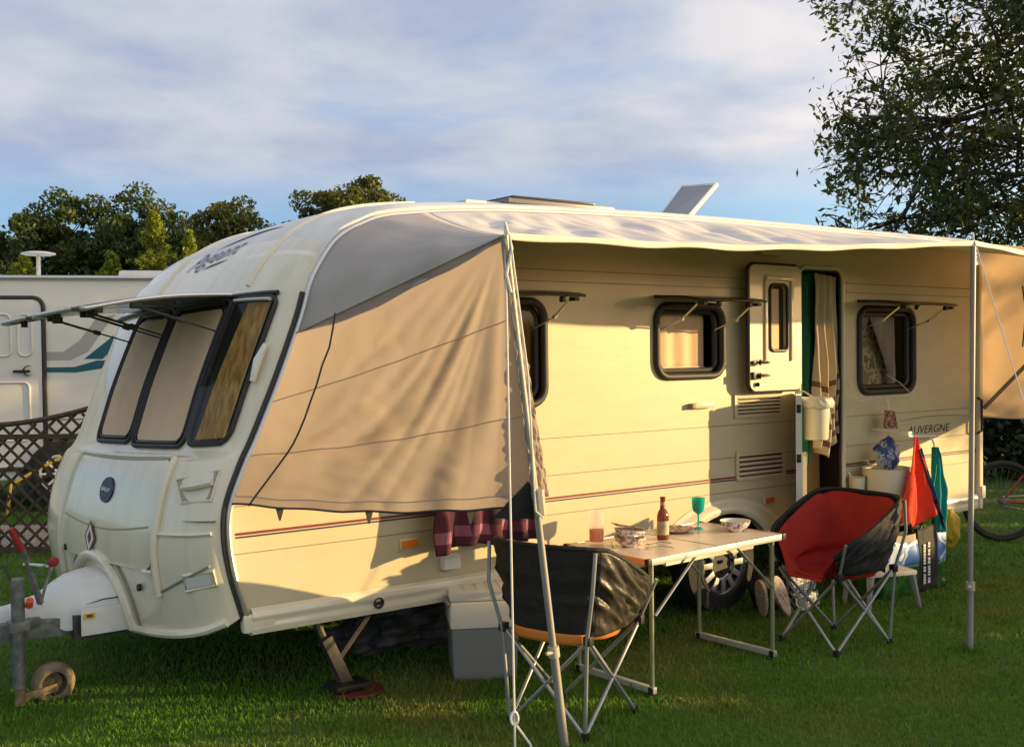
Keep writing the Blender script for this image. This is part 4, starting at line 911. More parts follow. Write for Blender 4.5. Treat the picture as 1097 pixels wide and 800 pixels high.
# loose gathered edge beside the pole
def loose(u, v):
    b = P1T.lerp(PB + Vector((.04, 0, .03)), v); w_ = .012 + .085 * v ** .8; q = b + Vector((-.01, -.012, 0)) + Vector((1, .15, 0)) * (u - .5) * w_
    return q + Vector((-.4, -.9, 0)) * (.018 * nz(u * 5, v * 22, 2) + .012 * nz(u * 9, v * 40, 5)) * (.3 + v) + Vector((.016 * nz(v * 25, 3), 0, 0)) * u
MB().grid(loose, 14, 120).build('loose_edge', M['canvas'], aw, smooth=80)
c = PB + Vector((0, -.01, 0))
MB().add([c + Vector((-.03, 0, .10)), c + Vector((.03, 0, .03)), c + Vector((.02, 0, -.055)), c + Vector((-.16, .06, -.04))], [(0, 1, 2, 3)]).build('mud_flap', M['black_cloth'], aw, smooth=0)
# rear panel
def rear_panel(u, v):
    x = 6.39 + .15 * u + .04 * v; y = -.01 - 1.35 * u; zt = 2.392 - .222 * u; zb = 1.075 + .04 * u; z = zt + (zb - zt) * v
    return (x + (.03 * nz(y * 3, z * 2.5) + .012 * sin(y * 17 + z)) * min(1, v * 4), y, z - .02 * sin(pi * u) * v)
rp = MB().grid(rear_panel, 50, 40).build('rear_panel', M['canvas_rear'], aw, smooth=80)
MB().tube([Vector(rear_panel(u / 30, 1)) for u in range(31)], .007, 6).build('panel_hem', M['piping'], rp)
MB().tube([(6.44, -.34, 2.05), (6.43, -.37, 1.85), (6.44, -.34, 1.60)], .006, 6).build('hanging_cord', M['cord'], rp)
MB().tube([(6.42, -.05, 1.14), (6.30, -.75, 1.78)], .015, 10).build('brace_pole', M['pole'], aw)
def pole(a, b, r, split, collar):
    p = MB().tube([a, a.lerp(b, split)], r, 14).build('pole', M['pole'], aw, smooth=60)
    MB().tube([a.lerp(b, split - .02), b], r * .80, 14).build('pole_stem', M['pole'], p, smooth=60)
    mb = MB(); q = a.lerp(b, split); d = (b - a).normalized(); mb.tube([q - d * .022, q + d * .022], r * 1.35, 14); mb.tube([q + Vector((-.045, -.01, 0)), q + Vector((.0, -.01, 0))], .008, 8); mb.build('pole_collar', M['collar'], p)
    mb = MB(); mb.tube([b - d * .06, b + Vector((0, 0, .05))], [.007, .004], 8); mb.build('pole_spike', M['alu'], p)
M['collar'] = mat('beige_plastic', (.42, .38, .28), .5)
pole(P1B, P1T, .0175, .20, 0); pole(P2B, P2T, .0175, .16, 0); pole(Vector((6.5, -1.36, 0)), P3T, .0175, .2, 0)
MB().tube([P1B.lerp(P1T, .47) + Vector((-.0, -.022, 0)), P1B.lerp(P1T, .52) + Vector((0, -.024, .0))], .022, 8).build('pole_clamp', M['collar'], aw)
# guy lines
pg = Vector((1.08, -1.26, .0)); mb = MB(); mb.tube([P1T + Vector((0, 0, .03)), P1T.lerp(pg, .985)], .0042, 6); mb.tube([P1T + Vector((0, 0, .05)), P1T + Vector((.02, -.015, -.05)), P1T + Vector((-.01, -.02, -.15)), P1T + Vector((.01, -.02, -.22))], .006, 6); mb.build('guy_line', M['rope'], aw)
q = P1T.lerp(pg, .89); mb = MB(); mb.loop([q + Vector((.012 * cos(a), -.006 * cos(a), .024 * sin(a))) for a in [2 * pi * k / 16 for k in range(16)]], .006, 6); mb.tube([q + Vector((.01, 0, -.03)), q + Vector((.05, -.03, -.10)), q + Vector((.07, -.04, -.16))], .005, 6); mb.build('guy_knot', M['rope'], aw)
pg2 = Vector((3.61, -2.30, 0)); mb = MB(); mb.tube([P2T + Vector((0, 0, .03)), P2T.lerp(pg2, .5), pg2], .0035, 6); mb.build('guy_line', M['rope'], aw)
mb = MB(); k1 = P1B.lerp(P1T, .48); mb.tube([P1T + Vector((.0, -.03, 0)), P1T.lerp(k1, .5) + Vector((.01, -.03, 0)), k1 + Vector((-.03, -.03, 0)), k1 + Vector((.0, -.04, -.03))], .004, 6); mb.build('tie_cord', M['rope'], aw)

# ------------------------------------------------------------------ cloth helper
def cloth(name, m, tl, tr, bl, br, folds=4, amp=.015, nrm_=(0, -1, 0), parent=None, org=None, nu=40, nv=30, wob=.0, solid=.004, hemf=None, ph=0):
    tl, tr, bl, br = map(Vector, (tl, tr, bl, br)); n = Vector(nrm_)
    def f(u, v):
        p = tl.lerp(tr, u).lerp(bl.lerp(br, u), v); a = amp * (.25 + .75 * v)
        p = p + n * (a * sin(u * folds * 2 * pi + ph + 1.5 * nz(v * 2, u * 2, ph)) + a * .8 * nz(u * 6, v * 4, ph + 5))
        if wob: p.x += wob * nz(v * 3, ph, 2) * (1 if u > .5 else -1)
        if hemf: p.z += hemf(u) * v
        return p
    return MB().grid(f, nu, nv).build(name, m, parent, org, smooth=80, solid=solid)
def single(o, label, cat, group=None): return tag(o, label, cat, group)

# plaid cloth on a small rail behind the side panel
single(cloth('plaid_blanket', M['plaid'], (1.44, -.14, 1.10), (2.03, -.14, 1.10), (1.43, -.16, .635), (2.05, -.16, .645), 4, .035, org=(1.74, -.14, 1.1), hemf=lambda u: .03 * sin(u * 5) + (.035 if u > .62 else 0)), 'dark red plaid blanket hanging against the caravan side under the awning panel', 'blanket')
mb = MB(); mb.tube([(1.40, -.14, 1.105), (2.07, -.14, 1.105)], .008, 8); mb.tube([(1.42, -.14, 1.105), (1.42, -.003, 1.12)], .006, 6); mb.tube([(2.05, -.14, 1.105), (2.05, -.003, 1.12)], .006, 6); tag(mb.build('drying_rail', M['white'], org=(1.74, 0, 1.1)), 'thin white drying rail holding up the plaid blanket', 'rail')

# ------------------------------------------------------------------ cool box
co = Vector((1.76, -.06, 0)); ca = radians(-28)
cx_ = Vector((cos(ca), sin(ca), 0)); cy_ = Vector((-sin(ca), cos(ca), 0)); Rc = Matrix.Rotation(ca, 3, 'Z')
cb_ = thing('cool_box', (1.76, -.06, 0), 'tall dark grey cool box with cream lid behind the black camping chair', 'cool box')
MB().box(co + Vector((0, 0, .13)), (.33, .30, .26), rot=Rc, bev=.015, taper=.95).build('body', M['cool_body'], cb_)
MB().box(co + Vector((0, 0, .325)), (.345, .315, .135), rot=Rc, bev=.016).build('upper_body', M['cool_lid'], cb_)
ld_ = MB().box(co + Vector((0, 0, .415)), (.35, .32, .045), rot=Rc, bev=.014).build('lid', M['cool_lid'], cb_)
mb = MB()
for k in range(4): mb.box(co + cx_ * (-.09 + .06 * k) + Vector((0, 0, .440)), (.012, .24, .006), rot=Rc, bev=.002)
mb.build('lid_ribs', M['cool_lid'], ld_)
mb = MB(); yy = -.166
mb.tube([co + cx_ * -.175 + cy_ * .10 + Vector((0, 0, .375)), co + cx_ * -.19 + cy_ * .06 + Vector((0, 0, .395)), co + cx_ * -.19 + cy_ * -.13 + Vector((0, 0, .395)), co + cx_ * -.175 + cy_ * -.15 + Vector((0, 0, .38))], .012, 8); mb.build('carry_handle', M['cool_body'], ld_)

# ------------------------------------------------------------------ folding table
TZ = .65; ta = Vector((2.10, -.915, TZ)); tu = Vector((3.10 - 2.10, .06, 0)).normalized(); tv = Vector((-tu.y, tu.x, 0)); TL, TWd = 1.01, .55
tb = thing('folding_table', (2.6, -.63, 0), 'pale folding camping table with aluminium edges laid for a meal', 'table')
def T(a, b, z=0): return ta + tu * a + tv * b + Vector((0, 0, z))
Rt = Matrix((tu, tv, (0, 0, 1))).transposed()
MB().box(T(TL / 2, TWd / 2, -.007), (TL - .012, TWd - .012, .012), rot=Rt).build('tabletop', M['tabletop'], tb)
for b in (0, TWd): MB().box(T(TL / 2, b, -.014), (TL - .02, .016, .030), rot=Rt, bev=.002).build('edge_rail', M['table_edge'], tb)
for a in (0, TL):
    MB().box(T(a, TWd / 2, -.014), (.016, TWd - .02, .030), rot=Rt, bev=.002).build('edge_rail', M['table_end'], tb)
    for b in (0, TWd): MB().box(T(a, b, -.014), (.026, .026, .034), rot=Rt, bev=.004).build('corner_cap', M['black'], tb)
MB().box(T(TL / 2, TWd / 2, -.0005), (.002, TWd - .02, .002), rot=Rt).build('fold_line', M['seam'], tb)
for a, s_ in ((.05, 1), (TL - .05, -1)):
    for b in (.03, TWd - .03):
        mb = MB(); top = T(a, b, -.03); ft = T(a - s_ * .0, b, -TZ + .035); mb.tube([top, ft], .0115, 10)
        l_ = mb.build('leg', M['table_leg'], tb, smooth=60); MB().box(T(a, b, -TZ + .030), (.028, .028, .035), rot=Rt, bev=.004).build('leg_cap', M['black'], l_)
        MB().tube([T(a + s_ * .30, b - .012, -.03), T(a + s_ * .012, b - .012, -.27)], .009, 8, flat=.5).build('leg_brace', M['table_edge'], tb)
    MB().box(T(a, TWd / 2, -TZ + .034), (.024, TWd - .02, .030), rot=Rt, bev=.003).build('foot_bar', M['table_edge'], tb)
MB().box(T(TL / 2, .06, -.045), (TL - .35, .02, .03), rot=Rt).build('under_rail', M['table_edge'], tb)

# things on the table
def tp(x, y): return Vector((x, y, TZ))
o = thing('tall_glass', tp(2.19, -.45), 'tall clear tumbler a third full of orange drink on the table', 'glass')
MB().lathe(tp(2.19, -.45), [(0, .001), (.034, .001), (.037, .004), (.040, .165), (.0385, .165), (.0345, .012), (0, .010)], 28).build('glass_body', M['thin_glass'], o)
MB().lathe(tp(2.19, -.45), [(0, .012), (.0345, .012), (.036, .070), (0, .070)], 28).build('drink', M['drink'], o)
o = thing('beer_bottle', tp(2.53, -.57), 'small brown glass beer bottle with paper label on the table', 'bottle')
MB().lathe(tp(2.53, -.57), [(0, 0), (.028, 0), (.030, .006), (.030, .115), (.026, .135), (.015, .155), (.0125, .175), (.0125, .205), (.0145, .207), (.0145, .214), (.011, .216), (.0, .216)], 26).build('bottle_body', M['bottle'], o)
MB().lathe(tp(2.53, -.57), [(.0306, .025), (.0306, .095)], 26).build('bottle_label', M['label'], o)
MB().lathe(tp(2.53, -.57), [(.0130, .160), (.0130, .190)], 20).build('neck_foil', M['label'], o)
o = thing('goblet', tp(2.90, -.46), 'turquoise plastic wine goblet standing on the table', 'goblet')
MB().lathe(tp(2.90, -.46), [(.031, 0), (.031, .003), (.008, .007), (.0055, .012), (.005, .075), (.010, .082), (.026, .092), (.033, .115), (.036, .165), (.0345, .165), (.031, .115), (.022, .096), (0, .090)], 28).build('goblet_body', M['teal_glass'], o)
MB().lathe(tp(2.90, -.46), [(0, .092), (.022, .097), (.030, .115), (.0315, .130), (0, .130)], 24).build('goblet_drink', M['teal_glass'], o)
def bowl(x, y, z0, r, h, label, m, grp='bowls on the camping table', tilt=0):
    o = thing('bowl', Vector((x, y, TZ + z0)), label, 'bowl', grp); c = Vector((x, y, TZ + z0)); R = Matrix.Rotation(tilt, 3, 'Y')
    MB().lathe(c, [(0, 0), (r * .48, 0), (r * .52, .004), (r * .86, h * .55), (r, h), (r * 1.01, h + .002)], 36, ang=R).build('bowl_outside', m, o, fixn=False)
    MB().lathe(c, [(r * 1.01, h + .002), (r * .95, h - .001), (r * .80, h * .5), (r * .4, .006), (0, .005)], 36, ang=R).build('bowl_inside', M['bowl_in'], o); return o
bowl(2.27, -.61, 0, .082, .048, 'patterned bowl heaped with dishes beside the tall tumbler', M['bowl'])
bowl(2.29, -.58, .030, .078, .045, 'patterned bowl nested askew on top of the pile', M['bowl'], tilt=.12)
bowl(2.99, -.64, 0, .080, .055, 'white bowl with dotted pattern alone near the right end of the table', M['bowl'])
o = thing('serving_plate', tp(2.33, -.52), 'patterned plate leaning on the pile of bowls', 'plate'); mb = MB(); R = Matrix.Rotation(radians(14), 3, 'Y')
mb.lathe(tp(2.33, -.52) + Vector((0, 0, .072)), [(0, 0), (.05, 0), (.085, .010), (.086, .012), (.05, .004), (0, .004)], 30, ang=R); mb.build('plate_body', M['napkin'], o)
o = thing('dinner_plate', tp(2.78, -.43), 'dark red patterned plate between the bottle and the goblet', 'plate'); mb = MB()
mb.lathe(tp(2.74, -.44), [(0, .001), (.07, .001), (.105, .014), (.106, .017), (.07, .006), (0, .006)], 36); mb.build('plate_body', M['napkin'], o)
def spoon(x, y, a, ln, label, fork=False):
    c = tp(x, y) + Vector((0, 0, .006)); d = Vector((cos(a), sin(a), 0)); n = Vector((-d.y, d.x, 0)); mb = MB()
    mb.tube([c, c + d * ln * .4 + Vector((0, 0, .008)), c + d * ln * .75], [.0045, .003, .003], 6, flat=.5)
    if fork:
        for k in (-1, 0, 1): mb.tube([c + d * ln * .75, c + d * ln * .82 + n * k * .006, c + d * ln + n * k * .006], .0016, 4)
    else:
        mb.add([c + d * (ln * .86 + cos(t) * ln * .13) + n * sin(t) * .014 + Vector((0, 0, .0)) for t in [2 * pi * k / 14 for k in range(14)]] + [c + d * ln * .86 + Vector((0, 0, -.004))], [(k, (k + 1) % 14, 14) for k in range(14)])
    tag(mb.build('fork' if fork else 'spoon', M['cutlery'], org=tuple(c)), label, 'fork' if fork else 'spoon', 'cutlery on the table')
spoon(2.38, -.80, 2.4, .15, 'spoon lying nearest the table front beside the bowls'); spoon(2.46, -.70, 2.7, .14, 'spoon lying between the pile of bowls and the bottle')
spoon(2.75, -.50, .3, .19, 'fork lying beside the dark red plate', True); spoon(2.17, -.60, .9, .17, 'fork resting by the tall tumbler', True)
o = thing('folded_napkin', tp(2.22, -.66), 'white folded paper napkin by the patterned bowls', 'napkin'); MB().box(tp(2.235, -.66) + Vector((0, 0, .062)), (.06, .045, .006), rot=(0, .15, .5), bev=.002).build('napkin_sheet', M['white'], o)

# ------------------------------------------------------------------ camping chairs
def chair(name, c, head, inner, trim, outer, outer2, label):
    R = Matrix.Rotation(head, 3, 'Z'); c = Vector(c); root = thing(name, c, label, 'camping chair', 'folding tub chairs by the table')
    def W(x, y, z): return c + R @ Vector((x, y, z))
    def Hh(ps):
        a = abs(ps); K = [(0, .80), (42, .80), (58, .79), (125, .60), (140, .52), (155, .42), (180, .385)]
        for (p, q), (r_, s_) in zip(K, K[1:]):
            if p <= a <= r_: return q + (s_ - q) * (a - p) / (r_ - p)
    def plan(ps, rx, ry, e=3.2):
        a = radians(ps); cx, sy = -cos(a), sin(a); k = (abs(cx / rx) ** e + abs(sy / ry) ** e) ** (-1 / e); return cx * k, sy * k
    def inn(u, v):
        ps = -180 + 360 * v; H = Hh(ps); rx1, ry1 = (.275, .30) if H > .45 else (.27, .29)
        x1, y1 = plan(ps, rx1, ry1); x0, y0 = plan(ps, .19, .20, 2.4); s = u
        if s < .5: k = s / .5; x, y = x0 * k, y0 * k; z = .375 + .03 * k * k - (.0 if abs(ps) < 120 else .0)
        else:
            k = (s - .5) / .5; kk = k ** .95; x = x0 + (x1 - x0) * kk; y = y0 + (y1 - y0) * kk; z = .405 + (H - .405) * k
            if H < .45: z = .405 - .02 * k
        w_ = .010 * nz(x * 9, y * 9, z * 9 + head) - .012 * max(0, 1 - abs(abs(ps) - 52) / 9) * (1 if u > .5 else 0)
        q = Vector((x, y, 0)); l = max(.05, q.length); return W(x - q.x / l * (.03 * (1 if u > .6 else 0) + w_), y - q.y / l * (.03 * (1 if u > .6 else 0) + w_), z - .008 + w_)
    seat = MB().grid(inn, 30, 96).build('seat_lining', inner, root, smooth=80, solid=.006)
    def out(ps0, ps1):
        def f(u, v):
            ps = ps0 + (ps1 - ps0) * v; H = Hh(ps); x1, y1 = plan(ps, .285, .31); x0, y0 = plan(ps, .225, .225, 3.2); k = u; zb = .42
            x = x0 + (x1 - x0) * k; y = y0 + (y1 - y0) * k; z = zb + (H - zb) * k
            fr_ = sin(pi * k) ** .6; side = 1 if abs(ps) > 50 else .25
            qq = max(0, (abs(ps) - 52) / 86); dd_ = k * 1.0 + qq * .8; ee = k - qq
            w_ = side * fr_ * (.016 * (1 - 2.6 * abs(nz(dd_ * 4.2, ee * 1.3, head + (ps > 0)))) + .009 * (1 - 2.6 * abs(nz(dd_ * 9.5 + 4, ee * 2.4, head)))) + .006 * fr_ * side
            q = Vector((x, y, 0)).normalized(); return W(x + q.x * w_, y + q.y * w_, z)
        return f
    MB().grid(out(-52, 52), 30, 50).build('back_cover', outer, root, smooth=80, solid=.004)
    for a, b in ((-138, -52), (52, 138)): MB().grid(out(a, b), 36, 60).build('side_cover', outer2, root, smooth=80, solid=.004)
    rim = []
    for k in range(81):
        ps = -140 + 280 * k / 80; x, y = plan(ps, .282, .306); rim.append(W(x, y, Hh(ps) + .002))
    MB().tube(rim, .011, 8).build('rim_piping', outer, root, smooth=80)
    mb = MB(); f_ = out(-46, 46); mb.grid(lambda u, v: Vector(f_(0, v)) + Vector((0, 0, .015 - .045 * u)) + (R @ Vector((-.006, 0, 0))), 3, 20); mb.build('bottom_trim', trim, root, solid=.004)
    fx, fy = .21, .19; J = {}
    for a in (-1, 1):
        for b in (-1, 1): J[(a, b)] = (W(a * fx, b * fy, .015), W(a * .215, b * .215, .42))
    mb = MB(); 
    for p, q in (((-1, -1), (-1, 1)), ((1, -1), (1, 1)), ((-1, -1), (1, -1)), ((-1, 1), (1, 1))):
        for s_, e_ in ((p, q), (q, p)):
            mid = (J[s_][0] + J[e_][1]) / 2; leg = MB().tube([J[s_][0], J[e_][1]], .0085, 8).build('leg', M['chair_tube'], root, smooth=60)
    for a in (-1, 1):
        b_ = W(-.24, a * .268, .79); f0 = W(-fx, a * fy, .0)
        MB().tube([f0, J[(-1, a)][1] + R @ Vector((-.012, 0, 0)), W(-.258, a * .262, .62), b_], .0085, 8).build('back_post', M['chair_tube'], root, smooth=60)
        MB().tube([J[(1, a)][1], W(.245, a * .285, .60)], .0075, 8).build('arm_post', M['chair_tube'], root, smooth=60)
    for a in (-1, 1):
        for b in (-1, 1):
            MB().tube([W(a * fx, b * fy, .0), W(a * fx, b * fy, .035)], .016, 10).build('foot', M['black'], root)
            MB().box(J[(a, b)][1], (.035, .035, .04), rot=R, bev=.006).build('joint', M['black'], root)
    return root
chair('tub_chair', (1.68, -.875, 0), radians(18), M['orange_cloth'], M['orange_cloth'], M['black_cloth'], M['grey_cloth'], 'black folding tub chair with orange trim, its back to the viewer beside the table')
chair('tub_chair', (3.57, -.83, 0), radians(176), M['red_cloth'], M['black_cloth'], M['black_cloth'], M['black_cloth'], 'folding tub chair with bright red lining facing the table')

# ------------------------------------------------------------------ door curtains and towels
o = thing('door_curtain', (4.38, .04, 2.08), 'dark green curtain hanging inside the caravan doorway', 'curtain')
cloth('curtain_cloth', M['green'], (4.33, .03, 2.10), (4.50, .03, 2.10), (4.33, .03, 1.30), (4.48, .03, 1.30), 2, .02, parent=o)
tag(cloth('hand_towel', M['green_terry'], (4.335, .02, 1.26), (4.45, .02, 1.26), (4.335, .02, .83), (4.44, .02, .85), 2, .012, org=(4.39, .02, 1.2)), 'green towel hanging below the cream bin in the doorway', 'towel')
def bt(u): return .16 * (abs(u - .45) ** .9) * 1.3
tag(cloth('bath_towel', M['beige_towel'], (4.47, .0, 2.10), (4.70, .0, 2.08), (4.42, -.02, .86), (4.70, -.02, .92), 3, .035, org=(4.56, 0, 2.05), nu=60, nv=60, wob=.05, hemf=bt), 'long beige towel with brown stripes draped in the doorway', 'towel')
# bins
def bin_(name, c, rt_, rb, h, label, liner=None, cat='bin', hook=None):
    o = thing(name, c, label, cat); MB().lathe(c, [(0, .0), (rb, .0), (rb + .003, .004), (rt_, h), (rt_ + .006, h + .003), (rt_ - .002, h), (rb - .002, .008), (0, .006)], 28).build('bin_body', M['bin'], o, fixn=False)
    if liner:
        mb = MB(); cc = Vector(c)
        def f(u, v):
            a = 2 * pi * v; r_ = rt_ + .010 + .012 * sin(u * 3) + .006 * nz(cos(a) * 5, sin(a) * 5, u * 3); z = h + .012 - (.065 + .012 * nz(cos(a) * 3, sin(a) * 3, 3)) * u; return cc + Vector((r_ * cos(a), r_ * sin(a), z))
        mb.grid(f, 8, 60); mb.build('bin_liner', M['binbag'], o, solid=.002)
    if hook: mb = MB(); mb.tube(hook, .006, 6); mb.build('bin_hook', M['white'], o)
    return o
lc = ax + hd * .21 + hn * .105
bin_('hanging_bin', (lc.x, lc.y, 1.04), .085, .068, .25, 'cream bin with crumpled liner hooked on the half door', True, hook=[(lc.x, lc.y, 1.29), tuple(ax + hd * .21 + hn * .03 + Vector((0, 0, 1.34))), tuple(ax + hd * .21 - hn * .025 + Vector((0, 0, 1.33)))])
bin_('laundry_tub', (5.0, -.17, .47), .155, .125, .33, 'large cream tub hanging on the caravan side under the blue and white bag', hook=[(5.0, -.05, .80), (5.0, -.02, .84), (5.0, -.003, .83)], cat='tub')
bin_('plastic_pot', (4.82, -.07, .62), .052, .045, .12, 'small cream pot hanging on the wall beside the doorway', hook=[(4.82, -.03, .73), (4.82, -.003, .77)], cat='pot')
# blue white bag in the tub
def blob(name, c, r, m, label, cat, seed=1, sub=4, wr=.25, org=None):
    bm = bmesh.new(); bmesh.ops.create_icosphere(bm, subdivisions=sub, radius=1); mb = MB(); vs = []
    for v in bm.verts:
        p = v.co; k = 1 + wr * nz(p.x * 2 + seed, p.y * 2, p.z * 2) + wr * .5 * nz(p.x * 5, p.y * 5 + seed, p.z * 5) + wr * .22 * nz(p.x * 11, p.y * 11 + seed, p.z * 11); vs.append(Vector(c) + Vector((p.x * r[0] * k, p.y * r[1] * k, max(p.z * r[2] * k, -(c[2] - .004) if org == 'ground' else -9))))
    mb.add(vs, [[v.index for v in f.verts] for f in bm.faces]); bm.free(); return tag(mb.build(name, m, org=c, smooth=70), label, cat)
blob('plastic_bag', (5.03, -.16, .885), (.095, .07, .105), M['bluebag'], 'crumpled blue and white plastic bag on top of the cream tub', 'plastic bag', 3, wr=.35)
blob('yellow_bag', (5.83, -.12, .295), (.10, .06, .135), M['yellow_cloth'], 'yellow cloth bag hanging under the rear of the caravan', 'bag', 5)
blob('dark_bundle', (1.75, .62, .13), (.42, .22, .17), M['dirtbag'], 'dark crumpled groundsheet bundle lying under the caravan', 'bundle', 9, 5, .45, org='ground')
# towel hooks and towels
mb = MB(); mb.tube([(5.06, -.003, 1.05), (5.06, -.33, 1.03)], .007, 6); mb.tube([(5.30, -.003, 1.03), (5.30, -.30, 1.0)], .007, 6); mb.tube([(5.00, -.34, 1.02), (5.36, -.31, 1.0)], .007, 6)
mb.box((5.04, -.31, 1.035), (.06, .05, .03), bev=.008); mb.tube([(5.30, -.31, 1.0), (5.305, -.33, .96), (5.30, -.34, .91)], .006, 6); tag(mb.build('towel_hook', M['white'], org=(5.2, -.1, 1.04)), 'white hook rail sticking out from the caravan side above the towels', 'hook rail')
tag(cloth('changing_towel', M['red_terry'], (5.035, -.36, 1.01), (5.07, -.36, 1.01), (4.87, -.37, .455), (5.24, -.39, .52), 1.5, .03, org=(5.05, -.36, 1), hemf=lambda u: -.06 * sin(pi * u)), 'bright orange red towel hanging from the white hook rail', 'towel', 'towels hanging beside the door')
tag(cloth('changing_towel', M['blue_terry'], (5.06, -.375, .93), (5.10, -.375, .94), (5.17, -.405, .60), (5.33, -.40, .40), 2, .02, org=(5.1, -.37, .9), hemf=lambda u: -.02 * u), 'dark blue towel folded over the orange red towel', 'towel', 'towels hanging beside the door')
def tt(u, v):
    w_ = .02 + .085 * min(1, v * 2.2) ** .8 * (1 - .45 * max(0, v - .5) * 2 * .8); x = 5.295 + .03 * v + (u - .45) * 2 * w_ * .8; return (x, -.35 - .02 * sin(u * 13 + v * 2) - .012 * nz(u * 5, v * 5), .93 - .62 * v - .02 * sin(pi * u) * v)
tag(MB().grid(tt, 30, 40).build('changing_towel', M['teal_terry'], org=(5.3, -.35, .9), smooth=80, solid=.006), 'teal green towel hanging rightmost beside the awning pole', 'towel', 'towels hanging beside the door')
# airer wires and peg bag
mb = MB()
for pts in ([(4.72, -.10, 1.17), (4.80, -.10, 1.255), (4.73, -.08, 1.34), (4.80, -.01, 1.40)], [(5.28, -.10, 1.21), (5.42, -.10, 1.27), (5.30, -.08, 1.36), (5.24, -.01, 1.42)], [(4.80, -.10, 1.255), (5.10, -.11, 1.27), (5.42, -.10, 1.27)]): mb.tube(pts, .0028, 5)
mb.tube([(5.10, -.11, 1.27), (5.12, -.11, 1.19)], .008, 6)
tag(mb.build('wire_airer', M['rope'], org=(5.1, -.05, 1.3)), 'thin white wire clothes airer hung below the right window', 'airer')
tag(cloth('peg_bag', M['floral'], (5.09, -.10, 1.18), (5.20, -.10, 1.17), (5.07, -.11, 1.06), (5.22, -.11, 1.05), 1, .012, org=(5.15, -.1, 1.15), solid=.01), 'small brown and red patterned peg bag hanging from the wire airer', 'peg bag')
# shopper bag
bx0, bx1, by = 4.60, 5.30, -.42; o = thing('shopping_bag', (4.95, -.33, 0), 'large shopping bag printed with blue sky and green meadow and a black lettered band', 'shopping bag')
def bagface(x0, x1, z0, z1, m, name, par=o, y=by):
    def f(u, v): x = x0 + (x1 - x0) * u; z = z0 + (z1 - z0) * v; return (x, y - .018 * sin(pi * (x - bx0) / (bx1 - bx0)) * sin(pi * z / .45) + .008 * nz(x * 9, z * 9), z + (.03 * nz(x * 4, 1) if z1 > .3 and v > .9 else 0))
    return MB().grid(f, 14, 12).build(name, m, par, smooth=80, solid=.004)
bagface(bx0, 4.96, .0, .20, M['landscape_green'], 'meadow_print'); bagface(bx0, 4.96, .20, .36, M['landscape_sky'], 'sky_print'); bagface(4.96, 5.19, 0, .42, M['black_cloth'], 'black_band')
bagface(5.19, bx1, .0, .18, M['landscape_green'], 'meadow_print'); bagface(5.19, bx1, .18, .37, M['landscape_sky'], 'sky_print'); bagface(bx0 + .01, 4.95, .345, .40, M['canvas_flat'], 'bag_hem', y=by + .003)
rgx = random.Random(4)
for col_, xx in ((0, 5.015), (1, 5.065)):
    z = .06; mb = MB()
    while z < .32:
        h_ = rgx.uniform(.010, .020); mb.box((xx, by - .026, z + h_ / 2), (.024, .003, h_)); z += h_ + rgx.choice((.004, .004, .014))
    mb.build('band_lettering', M['white'], o)
mb = MB(); mb.box((4.95, -.24, .20), (.68, .02, .38)); mb.box((4.61, -.33, .19), (.02, .17, .36)); mb.box((5.29, -.33, .19), (.02, .17, .36)); mb.build('bag_sides', M['landscape_green'], o)
mb = MB(); mb.tube([(4.72, by, .40), (4.76, by - .01, .47), (4.88, by - .01, .47), (4.92, by, .40)], .009, 6); mb.build('bag_handle', M['black_cloth'], o)
blob('black_jacket', (5.10, -.24, .46), (.19, .10, .09), M['black_cloth'], 'black jacket stuffed into the top of the shopping bag', 'jacket', 12, wr=.3)
# low stool
o = thing('step_stool', (4.52, -.46, 0), 'low grey plastic step stool in front of the shopping bag', 'stool'); sc0 = Vector((4.52, -.46, 0)); Rs = Matrix.Rotation(radians(-20), 3, 'Z')
MB().box(sc0 + Vector((0, 0, .215)), (.34, .26, .03), rot=Rs, bev=.012).build('stool_top', M['grey_plastic'], o)
for a in (-1, 1):
    for b in (-1, 1):
        MB().tube([sc0 + Rs @ Vector((a * .145, b * .10, .21)), sc0 + Rs @ Vector((a * .165, b * .12, .10)), sc0 + Rs @ Vector((a * .18, b * .135, 0))], [.030, .020, .016], 8, flat=.6).build('leg', M['grey_plastic'], o)
# sandals and beach bag by the wheel
o = thing('beach_bag', (4.02, -.25, 0), 'black and white printed beach bag leaning under the caravan behind the red chair', 'beach bag')
Rb = Matrix.Rotation(radians(-14), 3, 'X')
MB().box((4.02, -.23, .17), (.22, .06, .33), rot=(radians(-12), radians(-8), 0), bev=.02).build('bag_body', M['chain'], o)
tag(blob('dark_rucksack', (3.86, -.12, .13), (.13, .09, .13), M['black_cloth'], 'small black rucksack on the grass by the caravan wheel', 'rucksack', 22, org='ground'))
for k, (x, y, an, lb) in enumerate(((3.80, -.27, 18, 'patterned flip flop sole leaning against the black rucksack'), (3.66, -.24, 75, 'pale sandal edge standing on its side next to the patterned sole'))):
    R = Matrix.Rotation(radians(-15), 3, 'X') @ Matrix.Rotation(radians(-14), 3, 'Y'); pl = []
    for i in range(28):
        a = 2 * pi * i / 28; w_ = .050 + .010 * sin(a); pl.append((w_ * cos(a), .125 * sin(a)))
    if k: R = Matrix.Rotation(radians(75), 3, 'Z') @ R
    f = MB().prism(pl, -.010, .010, mp=lambda a, yy, b, R=R, x=x, y=y: Vector((x, y, .125)) + R @ Vector((a, yy, b)))
    tag(f.build('flip_flop', M['flip'], org=(x, y, 0)), lb, 'flip flop', 'flip flops under the caravan')

